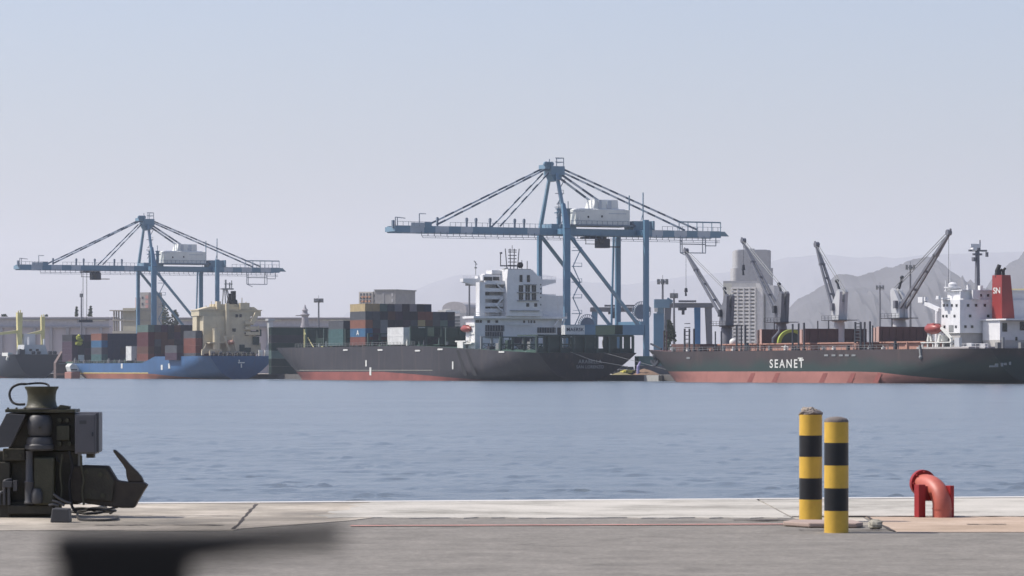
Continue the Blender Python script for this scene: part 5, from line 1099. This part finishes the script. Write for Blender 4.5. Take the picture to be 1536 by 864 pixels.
# quayside between the two nearer ships: sand heap, small yellow loader, drums, bollard-like figure
uq = -82
MBq = MB(); rng = random.Random(3)
def heap(name, v, u, r, h, m, label, cat):
    mb = MB(); n = 16; P = [(v, u, QUAY+h)]; fs = []
    for j, q in enumerate((.35, .7, 1.0)):
        for i in range(n): a = 2*math.pi*i/n; e = 1+rng.uniform(-.12, .12); P.append((v+r*q*e*math.cos(a), u+r*q*e*math.sin(a), QUAY+h*(1-q)*(1+rng.uniform(-.15, .15))-(0.02 if j == 2 else 0)))
    fs = [(0, 1+i, 1+(i+1) % n) for i in range(n)]+[(1+j*n+i, 1+(j+1)*n+i, 1+(j+1)*n+(i+1) % n, 1+j*n+(i+1) % n) for j in range(2) for i in range(n)]
    mb.add(P, fs); T = Thing(name, label, cat, (v, u, QUAY), True); T.part('mound', mb, m, smooth=True)
heap('sand_heap', V(966, uq), uq, 4.6, 1.7, mat('brown_sand', (.20, .13, .08), .95, var=.3), 'brown heap of loose cargo on the quay between two ships', 'heap')
heap('sand_heap', V(932, uq), uq, 2.8, .9, mat('yellowish_sand', (.20, .17, .08), .95, var=.3), 'low yellowish heap at the quay edge by the stern', 'heap')
Y_ = W(2, uq)[1]
T = Thing('loader', 'small yellow loader working between the heaps on the far quay', 'loader', (V(944, uq), uq, QUAY), True)
v0 = V(944, uq); YL = mat('loader_yellow', (.38, .33, .05), .6)
T.part('body', MB().box(v0-1.6, v0+1.2, uq-1, uq+1, QUAY+.5, QUAY+1.3).box(v0-1.2, v0-.2, uq-.8, uq+.8, QUAY+1.32, QUAY+1.4), YL); T.part('cab', MB().frus((v0-.2, v0+1, uq-.8, uq+.8), (v0, v0+.9, uq-.7, uq+.7), QUAY+1.32, QUAY+2.2), M['glass_dark'])
for dv in (-1.1, .8):
    for du in (-1.0, .8): T.part('wheel', MB().tube([(v0+dv, uq+du, QUAY+.55), (v0+dv, uq+du+.35, QUAY+.55)], .55, 12), M['black'])
T.part('bucket', MB().prism([(v0-2.8, QUAY+.2), (v0-1.9, QUAY+.3), (v0-1.9, QUAY+1.1), (v0-2.2, QUAY+1.0)], uq-1.1, uq+1.1), YL)
v0 = V(952, uq); T = Thing('mooring_post', 'lilac painted post leaning on the quay beside the yellow loader', 'post', (v0, uq-2, QUAY), True)
T.part('shaft', MB().tube([(v0, uq-2, QUAY), (v0, uq-2, QUAY+2.2), (v0+.7, uq-2, QUAY+3.6)], [.45, .4, .2], 10), mat('lilac_paint', (.28, .25, .42), .6))
um = U(983, -3); 
T = Thing('quay_fender', 'white and dark fender block at the waterline by the bulk carrier bow', 'fender', (-3.4, um, WATER), True)
fd = MB(); fd.box(-3.9, -3.02, um-5, um+5, WATER-.2, QUAY-.1); T.part('block', fd, mat('fender_white', (.34, .34, .32), .7, rust=.3)); T.part('rubber_pad', MB().box(-4.2, -3.92, um-6.5, um-4.2, WATER+.1, QUAY-.15), M['black'])
# ================================================================= the near quay
EDGE_L, EDGE_R = 42.1, 44.5
def ey(x): return lerp(EDGE_L, EDGE_R, (x+6)/12.4)
g_as = mat('weathered_asphalt', (.195, .180, .158), .95, var=.2, scale=1.6, spec=.2)
nt = g_as.node_tree; n, l = nt.nodes, nt.links; b = n['Principled BSDF']; old = b.inputs['Base Color'].links[0].from_socket
tc = n.new('ShaderNodeTexCoord'); nz = n.new('ShaderNodeTexNoise'); nz.inputs['Scale'].default_value = 14; nz.inputs['Detail'].default_value = 6; nz.inputs['Roughness'].default_value = .8; l.new(tc.outputs['Object'], nz.inputs[0])
mr = n.new('ShaderNodeMapRange'); mr.inputs[1].default_value = .3; mr.inputs[2].default_value = .7; mr.inputs[3].default_value = .66; mr.inputs[4].default_value = 1.32; l.new(nz.outputs[0], mr.inputs[0])
mx = n.new('ShaderNodeMix'); mx.data_type = 'RGBA'; mx.blend_type = 'MULTIPLY'; mx.inputs[0].default_value = 1; l.new(old, mx.inputs[6]); l.new(mr.outputs[0], mx.inputs[7]); l.new(mx.outputs[2], b.inputs['Base Color'])
st = n.new('ShaderNodeTexNoise'); st.inputs['Scale'].default_value = .75; st.inputs['Detail'].default_value = 7; st.inputs['Roughness'].default_value = .7; st.inputs['Distortion'].default_value = .6; l.new(tc.outputs['Object'], st.inputs[0])
sr = n.new('ShaderNodeMapRange'); sr.inputs[1].default_value = .56; sr.inputs[2].default_value = .70; sr.inputs[3].default_value = 1.0; sr.inputs[4].default_value = .72; l.new(st.outputs[0], sr.inputs[0])
m3 = n.new('ShaderNodeMix'); m3.data_type = 'RGBA'; m3.blend_type = 'MULTIPLY'; m3.inputs[0].default_value = 1; l.new(mx.outputs[2], m3.inputs[6]); l.new(sr.outputs[0], m3.inputs[7]); l.new(m3.outputs[2], b.inputs['Base Color'])
bp = n.new('ShaderNodeBump'); bp.inputs['Strength'].default_value = .35; bp.inputs['Distance'].default_value = .01; l.new(nz.outputs[0], bp.inputs['Height']); l.new(bp.outputs[0], b.inputs['Normal'])
def concrete(name, c1, c2, c3, sc=.7):
    m = bpy.data.materials.new(name); m.use_nodes = True; nt = m.node_tree; n, l = nt.nodes, nt.links; b = n['Principled BSDF']; b.inputs['Roughness'].default_value = .9; b.inputs['Specular IOR Level'].default_value = .25
    tc = n.new('ShaderNodeTexCoord'); a = n.new('ShaderNodeTexNoise'); a.inputs['Scale'].default_value = sc; a.inputs['Detail'].default_value = 8; a.inputs['Roughness'].default_value = .68; l.new(tc.outputs['Object'], a.inputs[0])
    cr = n.new('ShaderNodeValToRGB'); cr.color_ramp.elements[0].position = .36; cr.color_ramp.elements[0].color = (*c1, 1); cr.color_ramp.elements[1].position = .66; cr.color_ramp.elements[1].color = (*c3, 1); e = cr.color_ramp.elements.new(.5); e.color = (*c2, 1); l.new(a.outputs[0], cr.inputs[0])
    f = n.new('ShaderNodeTexNoise'); f.inputs['Scale'].default_value = 24; f.inputs['Detail'].default_value = 6; f.inputs['Roughness'].default_value = .75; l.new(tc.outputs['Object'], f.inputs[0])
    mr = n.new('ShaderNodeMapRange'); mr.inputs[1].default_value = .3; mr.inputs[2].default_value = .7; mr.inputs[3].default_value = .82; mr.inputs[4].default_value = 1.13; l.new(f.outputs[0], mr.inputs[0])
    mx = n.new('ShaderNodeMix'); mx.data_type = 'RGBA'; mx.blend_type = 'MULTIPLY'; mx.inputs[0].default_value = 1; l.new(cr.outputs[0], mx.inputs[6]); l.new(mr.outputs[0], mx.inputs[7]); l.new(mx.outputs[2], b.inputs['Base Color'])
    bp = n.new('ShaderNodeBump'); bp.inputs['Strength'].default_value = .4; bp.inputs['Distance'].default_value = .012; l.new(f.outputs[0], bp.inputs['Height']); l.new(bp.outputs[0], b.inputs['Normal'])
    return m
c_white = concrete('pale_edge_concrete', (.26, .245, .21), (.43, .405, .355), (.51, .48, .425), .6)
c_tan = concrete('tan_apron_concrete', (.33, .25, .18), (.42, .32, .24), (.50, .40, .31), .6)
c_blot = concrete('blotchy_old_concrete', (.22, .20, .17), (.36, .32, .26), (.56, .50, .42), .55)
# asphalt sheet in three strips (front edge follows the apron)
XL, XR = -60, 60
def strip(name, m, pts, z, thick=0, kind='structure'):
    mb = MB(); k = len(pts)
    if thick:
        mb.add([(x, y, z) for x, y in pts]+[(x, y, z-thick) for x, y in pts], [tuple(range(k))]+[(i, (i+1) % k, k+(i+1) % k, k+i) for i in range(k)])
    else: mb.add([(x, y, z) for x, y in pts], [tuple(range(k))])
    return simple(name, mb, m, kind=kind)
strip('pier', M['concrete_wall'], [(XL, -30), (XR, -30), (XR, ey(XR)-.05), (XL, ey(XL)-.05)], -.03, 4)
strip('road', g_as, [(XL, -30), (XR, -30), (XR, 41), (XL, 41)], -.006)
# pale strip along the edge, with a ragged inner border where asphalt laps over it
rng = random.Random(8)
def ragged(x0, x1, y, n, a): return [(lerp(x0, x1, i/n), y+rng.uniform(-a, a)) for i in range(n+1)]
xa, xb = -2.72, 2.95
inner = ragged(xa, xb, 38.1, 34, .10)
side = [(lerp(-1.75, -2.05, i/12)+rng.uniform(-.16, .16), lerp(ey(-1.9), 38.3, i/12)) for i in range(13)]
strip('apron', c_white, side+ragged(-1.95, xb, 38.1, 34, .10)+[(xb, ey(xb))], 0.004, .05)
strip('apron', c_blot, [(XL, 34.6)]+ragged(-7, -2.72, 35.1, 20, .05)+[(-2.70, 35.5), (-1.7, 37.4), (-1.4, 38.4), (-1.4, ey(-1.4)), (XL, ey(XL))], 0.0, .05)
strip('apron', c_white, [(xb+.04, 38.45), (XR, 38.9), (XR, ey(XR)), (xb+.04, ey(xb))], 0.0, .05)
strip('apron', c_tan, [(3.72, 34.75), (XR, 34.9), (XR, 38.78), (3.77, 38.4)], 0.0, .05)
strip('apron', c_blot, [(xb+.04, 36.6), (3.66, 36.4), (3.73, 38.3), (xb+.04, 38.35)], -.003, .05)
# worn painted lines
pr = mat('worn_red_line', (.42, .19, .16), .9, var=.3, scale=1.5, rust=.6, rustcol=(.2, .17, .15), streak=False, grimescale=2.5)
strip('road_marking', pr, [(-1.62, 36.02), (2.98, 36.42), (2.98, 36.58), (-1.62, 36.18)], .004)
lipm = concrete('pale_lip', (.50, .48, .45), (.56, .54, .51), (.60, .58, .55), .4)
mb = MB(); P = []
for i in range(61): x = lerp(-9, 9, i/60); P += [(x, ey(x)-.35, .006), (x, ey(x)+.02, .006), (x, ey(x)+.03, -.25)]
mb.add(P, [(i*3+k, i*3+k+1, i*3+k+4, i*3+k+3) for i in range(60) for k in range(2)]); simple('kerb', mb, lipm)
# joints, cracks and scattered marks
dkj = mat('joint_filler', (.06, .05, .045), .95)
def crack(pts, w):
    mb = MB(); L_, R_ = [], []
    for x, y in pts: ww = w*rng.uniform(.5, 1.3); L_.append((x-ww, y, .005)); R_.append((x+ww, y, .005))
    k = len(pts); mb.add(L_+R_, [(i, i+1, k+i+1, k+i) for i in range(k-1)]); simple('ground_crack', mb, dkj)
def hcrack(x0, x1, y, w, a=.03, n=14):
    mb = MB(); A, B3 = [], []
    for i in range(n+1): x = lerp(x0, x1, i/n); yy = y+rng.uniform(-a, a); ww = w*rng.uniform(.3, 1.2); A.append((x, yy-ww, .006)); B3.append((x, yy+ww, .006))
    mb.add(A+B3, [(i, i+1, n+2+i, n+1+i) for i in range(n)]); simple('ground_crack', mb, dkj)
crack([(lerp(-2.98, -2.74, i/12)+rng.uniform(-.01, .01), lerp(41.9, 35.4, i/12)) for i in range(13)], .018)
crack([(lerp(3.78, 3.70, i/8)+rng.uniform(-.01, .01), lerp(38.3, 34.9, i/8)) for i in range(9)], .016)
hcrack(2.9, 8, 38.42, .07, .05, 30); hcrack(-7.5, -2.9, 38.6, .05, .12, 26); hcrack(-4.2, -2.9, 36.2, .05, .1); hcrack(4.6, 5.0, 36.4, .06, .02, 5); hcrack(5.6, 6.2, 36.2, .05, .02, 5); hcrack(2.3, 3.2, 37.5, .12, .1, 8); hcrack(2.8, 3.7, 35.1, .06, .05)
# rubble and steel plate round the bollards
plm = mat('slab_pinkish', (.33, .255, .215), .9, rust=.25, streak=False, grimescale=3)
mb = MB(); mb.prism([(2.72, 36.15), (2.95, 35.75), (3.42, 35.7), (3.50, 35.9), (3.46, 36.5), (2.85, 36.6)], .0, .045, 'z')
tag(link('concrete_slab', mb.mesh('concrete_slab'), plm, bevel=.012), 'broken pinkish slab lying round the feet of the striped bollards', 'slab')
stone = mat('rubble_stone', (.34, .32, .26), .95, var=.3, scale=6, bump=.6)
def rubble(x, y, r, lab):
    mb = MB(); mb.ball((x, y, r*.55), r, r*.8, r*.7, 9, 6, jit=.22); o = link('rubble_lump', mb.mesh('rubble_lump'), stone); tag(o, lab, 'rubble', 'broken concrete rubble by the bollards')
rubble(3.58, 35.45, .075, 'grey concrete lump at the end of the pinkish slab beside the shorter bollard')

# ----------------------------------------------------------------- striped bollards
ym = mat('bollard_yellow_paint', (.58, .36, .05), .5, var=.14, scale=4, rust=.42, rustcol=(.25, .17, .085), grimescale=9)
km = mat('bollard_black_paint', (.014, .015, .017), .45, var=.3, scale=4, rust=.25, rustcol=(.05, .048, .042), grimescale=8)
capm = mat('bollard_cap_concrete', (.17, .145, .13), .9, var=.3, scale=8, bump=.5)
capm2 = mat('broken_mortar', (.40, .34, .28), .95, var=.35, scale=12, bump=.8)
def bollard(px, base, top, wpx, bands, label, broken):
    Y = F*CAM_H/(base-HY); x = PX(px, Y); r = wpx*Y/F/2; T = Thing('bollard', label, 'bollard', (x, Y, 0), group='striped steel bollards'); H = PZ(top, Y)
    prof, mi = [(r, -.02)], []
    for k, bz in enumerate(bands): z1 = PZ(bz, Y); prof.append((r, z1)); mi.append(k % 2); 
    prof.append((r, H)); mi.append(0)
    T.part('post', MB().lathe(x, Y, prof, 36, mi), [ym, km], smooth=True)
    mb = MB()
    if broken:
        mb.lathe(x, Y, [(r*1.0, H-.005), (r*1.02, H+.012), (r*.8, H+.03), (r*.35, H+.05), (.01, H+.06)], 18)
        mb.v = [(a+rng.uniform(-.012, .012), b3+rng.uniform(-.012, .012), z+rng.uniform(-.006, .02)) for a, b3, z in mb.v]
        cp = T.part('cap', mb, capm)
        mb = MB()
        for k in range(9): a = rng.uniform(0, 6.3); q = rng.uniform(.1, .75)*r; mb.ball((x+q*math.cos(a), Y+q*math.sin(a), H+.045), rng.uniform(.015, .035), jit=.3, n=7, k=5)
        T.part('mortar_lump', mb, capm2, cp)
    else:
        mb.lathe(x, Y, [(r*1.0, H-.004), (r*1.0, H+.012), (r*.86, H+.034), (r*.5, H+.048), (.01, H+.053)], 30); T.part('cap', mb, capm, smooth=True)
bollard(1216, 781.5, 622, 34.5, (749, 717, 685, 653), 'taller yellow and black bollard with broken mortar on top, standing further back', True)
bollard(1254.5, 798, 633, 36.5, (766, 732, 698, 664), 'shorter yellow and black bollard with smooth grey dome, standing in front', False)

# ----------------------------------------------------------------- red pipe outlet
rp = mat('faded_red_pipe_paint', (.40, .10, .068), .5, var=.2, scale=5, rust=.3, rustcol=(.40, .14, .10), streak=False, grimescale=6, spec=.5)
rd = mat('deep_red_bracket_paint', (.26, .014, .016), .5, var=.15, scale=5)
Y = F*CAM_H/(776-HY); sc = Y/F; fx = lambda cx: PX(1130+cx/3.153, Y); fz = lambda cy: PZ(590+cy/3.153, Y)
T = Thing('pipe_outlet', 'red painted pipe elbow with round flange and bracket standing on the quay', 'pipe', (fx(893), Y, 0))
r = 46/3.153*sc; cx = fx(893); pts = [(cx, Y, -.02), (cx, Y, fz(528))]
top = Vector((cx, Y, fz(528))); end = Vector((fx(832), Y+.30, fz(432))); 
for k in range(1, 9):
    a = math.pi/2*k/8; h = end-top
    pts.append((top.x+h.x*(1-math.cos(a)), top.y+h.y*(1-math.cos(a)), top.z+h.z*math.sin(a)))
pts.append((end.x-.05, end.y+.10, end.z))
pipe = T.part('elbow', MB().tube(pts, r, 24), rp, smooth=True)
T.part('weld_ring', MB().tube([(cx, Y, .085), (cx, Y, .10)], r*1.05, 24), rp, pipe, smooth=True)
d = Vector((-.30, .9, .06)).normalized()
T.part('flange', MB().tube([end+d*.06, end+d*.11], 64/3.153*sc, 28), rd, pipe, smooth=True)
mb = MB()
for k in range(8): a = math.pi*2*k/8; s1 = d.cross(Vector((0, 0, 1))).normalized(); s2 = s1.cross(d); p = end+(s1*math.cos(a)+s2*math.sin(a))*(54/3.153*sc); mb.tube([p+d*.035, p+d*.13], .012, 6)
T.part('flange_bolts', mb, rd, pipe)
def rotbox(x, y, w, d, z0, z1, ang):   # leg with front width w, depth d, turned by ang; x,y is its front corner nearest us
    a = Vector((math.cos(ang), math.sin(ang))); b3 = Vector((-math.sin(ang), math.cos(ang))); p = Vector((x, y))
    return MB().prism([tuple(p), tuple(p+a*w), tuple(p+a*w+b3*d), tuple(p+b3*d)], z0, z1, 'z')
for cx_, top_, w in ((781, 432, .088), (930, 436, .05)):
    T.part('bracket_plate', rotbox(fx(cx_), Y-.04, w, .085, 0, fz(top_), R(30)), rd, bevel=.004)
T.part('bracket_back', rotbox(fx(800), Y+.06, .32, .02, fz(510), fz(440), R(14)), rd)

# ----------------------------------------------------------------- quick release mooring hook with its capstan
Y = F*CAM_H/(776-HY); sc = Y/F; fx = lambda cx: PX(cx/2.842, Y); fz = lambda cy: PZ(560+cy/2.842, Y); q = sc/2.842
gm = mat('greasy_dark_steel', (.038, .034, .023), .6, var=.35, scale=4, rust=.4, rustcol=(.075, .048, .026), streak=False, grimescale=4, bump=.3)
om = mat('olive_dark_steel', (.045, .043, .024), .5, var=.3, scale=5, rust=.35, rustcol=(.09, .055, .03), streak=False, grimescale=5, bump=.2)
lg = mat('worn_grey_casing', (.06, .06, .062), .5, var=.12, scale=4, rust=.15, rustcol=(.07, .055, .045), grimescale=4)
pg = mat('pale_grey_cabinet_paint', (.095, .094, .102), .45, var=.08, scale=4, rust=.12, rustcol=(.12, .10, .09), grimescale=3)
T = Thing('mooring_hook', 'dark quick release mooring hook unit with capstan, grey cabinet and upturned horn', 'mooring hook', (fx(170), Y, 0))
CX, CY = fx(175), Y+.05
T.part('capstan', MB().lathe(CX, CY, [(72*q, fz(56)), (72*q, fz(63)), (64*q, fz(74)), (60*q, fz(95)), (60*q, fz(115)), (65*q, fz(138)), (74*q, fz(146)), (74*q, fz(151))], 32), om, smooth=True)
T.part('top_plate', MB().box(fx(28), fx(325), Y-.12, Y+.34, fz(166), fz(152)), om, bevel=.006)
mb = MB()
for k in range(8): mb.tube([(fx(40+k*36), Y-.10, fz(153)), (fx(40+k*36), Y-.10, fz(145))], 5*q, 6)
T.part('bolt_heads', mb, gm)
T.part('bracket_lug', MB().prism([(fx(240), fz(152)), (fx(300), fz(152)), (fx(302), fz(140)), (fx(262), fz(134))], Y-.1, Y+.02), om, bevel=.004)
def curve3(pts, n=6):
    out = []; P = [Vector(p) for p in pts]
    for i in range(len(P)-1):
        p0, p1, p2, p3 = P[max(i-1, 0)], P[i], P[i+1], P[min(i+2, len(P)-1)]
        for k in range(n): t = k/n; out.append(.5*((2*p1)+(-p0+p2)*t+(2*p0-5*p1+4*p2-p3)*t*t+(-p0+3*p1-3*p2+p3)*t**3))
    return out+[P[-1]]
T.part('hose', MB().tube(curve3([(fx(104), Y+.1, fz(46)), (fx(75), Y+.1, fz(47)), (fx(46), Y+.1, fz(62)), (fx(36), Y+.08, fz(90)), (fx(48), Y+.05, fz(120)), (fx(72), Y+.02, fz(132)), (fx(106), Y, fz(132))]), 5.5*q, 10), M['black'], smooth=True)
T.part('hose', MB().tube(curve3([(fx(104), Y+.1, fz(46)), (fx(150), Y+.2, fz(42)), (fx(180), Y+.2, fz(44)), (fx(198), Y+.18, fz(52)), (fx(200), Y+.1, fz(60))]), 4.5*q, 10), M['black'], smooth=True)
T.part('slanted_cover', MB().prism([(fx(36), fz(170)), (fx(118), fz(176)), (fx(54), fz(312)), (fx(-30), fz(318)), (fx(-30), fz(300))], Y-.16, Y-.06), lg, bevel=.006)
T.part('frame', MB().box(fx(36), fx(320), Y+.0, Y+.32, fz(330), fz(168)).box(fx(-60), fx(330), Y+.05, Y+.4, fz(560), fz(332)).box(fx(15), fx(110), Y-.06, Y+.04, fz(372), fz(320)), gm, bevel=.01)
T.part('gear_case', MB().lathe(fx(172), Y-.05, [(40*q, fz(270)), (50*q, fz(255)), (55*q, fz(215)), (48*q, fz(185)), (40*q, fz(178))], 24), lg, smooth=True)
T.part('hub_pin', MB().tube([(fx(180), Y-.2, fz(230)), (fx(180), Y-.15, fz(230))], 5*q, 8), gm)
T.part('collar', MB().lathe(fx(172), Y-.06, [(52*q, fz(330)), (62*q, fz(322)), (62*q, fz(306)), (56*q, fz(300)), (56*q, fz(286)), (50*q, fz(272))], 24), lg, smooth=True)
T.part('hydraulic_ram', MB().lathe(fx(132), Y-.12, [(22*q, fz(555)), (24*q, fz(548)), (20*q, fz(540)), (20*q, fz(470)), (23*q, fz(462)), (17*q, fz(455)), (15*q, fz(340)), (18*q, fz(330))], 16), lg, smooth=True)
T.part('motor_body', MB().box(fx(150), fx(238), Y-.14, Y+.02, fz(560), fz(356)), om, bevel=.02)
T.part('motor_cap', MB().lathe(fx(166), Y-.15, [(20*q, fz(552)), (24*q, fz(540)), (24*q, fz(510)), (16*q, fz(490))], 14), lg, smooth=True)
T.part('pedestal', MB().box(fx(-60), fx(46), Y-.05, Y+.5, -.02, fz(378)).box(fx(-60), fx(235), Y-.02, Y+.6, -.02, fz(545)).box(fx(38), fx(230), Y-.1, Y-.03, fz(600), fz(560)), gm, bevel=.012)
for a, b3 in ((4, 520), (24, 470), (44, 490)):
    T.part('pipe', MB().tube(curve3([(fx(a), Y-.1, fz(560)), (fx(a), Y-.1, fz(b3)), (fx(a+8), Y-.1, fz(b3-14)), (fx(a+28), Y-.07, fz(b3-18))]), 7*q, 10), lg, smooth=True)
T.part('valve_block', MB().box(fx(18), fx(58), Y-.13, Y-.06, fz(485), fz(458)).box(fx(62), fx(80), Y-.12, Y-.06, fz(500), fz(455)), lg, bevel=.006)
cab = T.part('control_cabinet', MB().box(fx(324), fx(414), Y-.12, Y+.22, fz(343), fz(172)).box(fx(330), fx(425), Y-.05, Y+.26, fz(336), fz(165)), pg, bevel=.012)
T.part('cabinet_door', MB().box(fx(330), fx(408), Y-.132, Y-.122, fz(336), fz(180)), pg, cab, bevel=.004)
T.part('door_latch', MB().box(fx(398), fx(404), Y-.15, Y-.133, fz(268), fz(250)), M['dark_metal'], cab)
T.part('cabinet_mount', MB().box(fx(370), fx(402), Y-.05, Y+.1, fz(360), fz(344)), gm)
T.part('hook_arm', MB().prism([(fx(300), fz(400)), (fx(355), fz(391)), (fx(462), fz(394)), (fx(500), fz(456)), (fx(540), fz(462)), (fx(612), fz(464)), (fx(630), fz(476)), (fx(610), fz(505)), (fx(572), fz(574)), (fx(520), fz(574)), (fx(430), fz(564)), (fx(300), fz(545))], Y-.02, Y+.14), mat('rusty_brown_hook_steel', (.040, .031, .022), .6, var=.3, scale=4, rust=.35, rustcol=(.10, .06, .035), streak=False, grimescale=3, bump=.3), bevel=.015)
T.part('arm_plate', MB().prism([(fx(352), fz(400)), (fx(455), fz(402)), (fx(490), fz(458)), (fx(480), fz(545)), (fx(352), fz(535))], Y-.05, Y-.022), gm, bevel=.008)
hp = [(480, 325), (490, 326), (520, 352), (552, 388), (585, 420), (602, 440), (613, 464), (575, 466), (545, 462), (538, 440), (535, 410), (522, 388), (500, 360), (482, 334)]
T.part('horn', MB().prism([(fx(a), fz(b3)) for a, b3 in hp], Y+.01, Y+.11), mat('worn_horn_steel', (.05, .038, .026), .5, var=.35, scale=6, rust=.3, rustcol=(.05, .035, .025), streak=False, grimescale=4), bevel=.012)
for pts, rr in (([(350, 350), (352, 400), (362, 450), (355, 500), (362, 560)], 5), ([(300, 330), (312, 400), (300, 470), (310, 560), (330, 590)], 6), ([(270, 345), (262, 420), (268, 500), (258, 570)], 5), ([(250, 350), (246, 365), (262, 380)], 4)):
    T.part('hose', MB().tube(curve3([(fx(a), Y-.09, fz(b3)) for a, b3 in pts]), rr*q, 8), om if rr == 5 else M['black'], smooth=True)
for pts in ([(238, 512), (262, 530), (290, 545), (312, 552)], [(232, 540), (262, 548), (285, 560)], [(218, 560), (240, 556), (260, 562)]):
    T.part('lever', MB().tube(curve3([(fx(a), Y-.2, fz(b3)) for a, b3 in pts]), 6*q, 8), lg, smooth=True)
def g(cx, cy):   # ground point under a pixel of the enlarged view
    yy = F*CAM_H/(560+cy/2.842-HY); return PX(cx/2.842, yy), yy
x, y = g(256, 636); hh = lambda cy: PZ(560+cy/2.842, y)
T2 = Thing('wheel_chock', 'grey block lying on the concrete before the mooring hook', 'block', (x, y, 0))
T2.part('block', MB().prism([(x-.10, 0), (x+.10, 0), (x+.09, hh(578)), (x-.08, hh(575))], y-.02, y+.2), lg, bevel=.012)
cbm = mat('black_cable', (.03, .028, .026), .6)
mb = MB(); P = []
for k in range(46):
    a = k*.42; rr = .14+.02*math.sin(k*1.7); P.append((g(372, 610)[0]+rr*1.5*math.cos(a)+k*.0012, g(372, 605)[1]+rr*1.2*math.sin(a), .02+k*.0013+.012*math.sin(k)))
mb.tube(curve3(P, 3), .012, 8)
mb.tube(curve3([(*g(330, 612), .03), (*g(340, 628), .02), (*g(420, 632), .015), (*g(495, 628), .015), (*g(497, 618), .015)]), .013, 8); mb.tube(curve3([(*g(400, 600), .05), (*g(440, 590), .06), (*g(452, 584), .03)]), .016, 8)
tag(link('cable_coil', mb.mesh('cable_coil', smooth=True), cbm), 'loose coil of black cable on the concrete beside the mooring hook', 'cable')
mb = MB(); x, y = g(60, 603); mb.box(x-.35, x+.3, y-.06, y+.1, 0, .035)
tag(link('steel_bar', mb.mesh('steel_bar'), gm, bevel=.006), 'dark flat steel bar lying before the pedestal of the mooring hook', 'bar')

for cx_, cy_, r_ in ((258, 200, 9), (290, 200, 9), (258, 300, 9), (300, 300, 9), (370, 420, 10), (430, 430, 10), (440, 520, 10), (380, 520, 10), (30, 350, 7), (90, 350, 7)):
    T.part('bolt', MB().tube([(fx(cx_), Y-.075 if cx_ < 340 else Y-.065, fz(cy_)), (fx(cx_), Y+.02, fz(cy_))], r_*q, 6), om)
T.part('junction_box', MB().box(fx(245), fx(300), Y-.07, Y+.01, fz(285), fz(222)), om, bevel=.006)
T.part('name_plate', MB().box(fx(345), fx(375), Y-.136, Y-.133, fz(215), fz(200)), lg, cab)
T.part('flange_ring', MB().lathe(CX, CY, [(82*q, fz(153)), (82*q, fz(149)), (70*q, fz(148))], 28), lg, smooth=True)
# ----------------------------------------------------------------- black bracket close to the lens, out of focus
Y = 1.1; q2 = Y/F
T = Thing('bracket', 'black blurred post with a sideways arm standing very close to the camera', 'bracket', (PX(190, Y), Y, 0))
bk = mat('matt_black_rubber', (.011, .010, .009), .75, var=.05)
T.part('post', MB().frus((PX(95, Y), PX(305, Y), Y-.010, Y+.012), (PX(88, Y), PX(285, Y), Y-.010, Y+.012), 0, PZ(800, Y)), bk, bevel=.002)
T.part('arm', MB().prism([(PX(80, Y), PZ(842, Y)), (PX(300, Y), PZ(846, Y)), (PX(390, Y), PZ(832, Y)), (PX(475, Y), PZ(822, Y)), (PX(520, Y), PZ(815, Y)), (PX(516, Y), PZ(786, Y)), (PX(380, Y), PZ(790, Y)), (PX(80, Y), PZ(794, Y))], Y-.012, Y+.013), bk, bevel=.002)
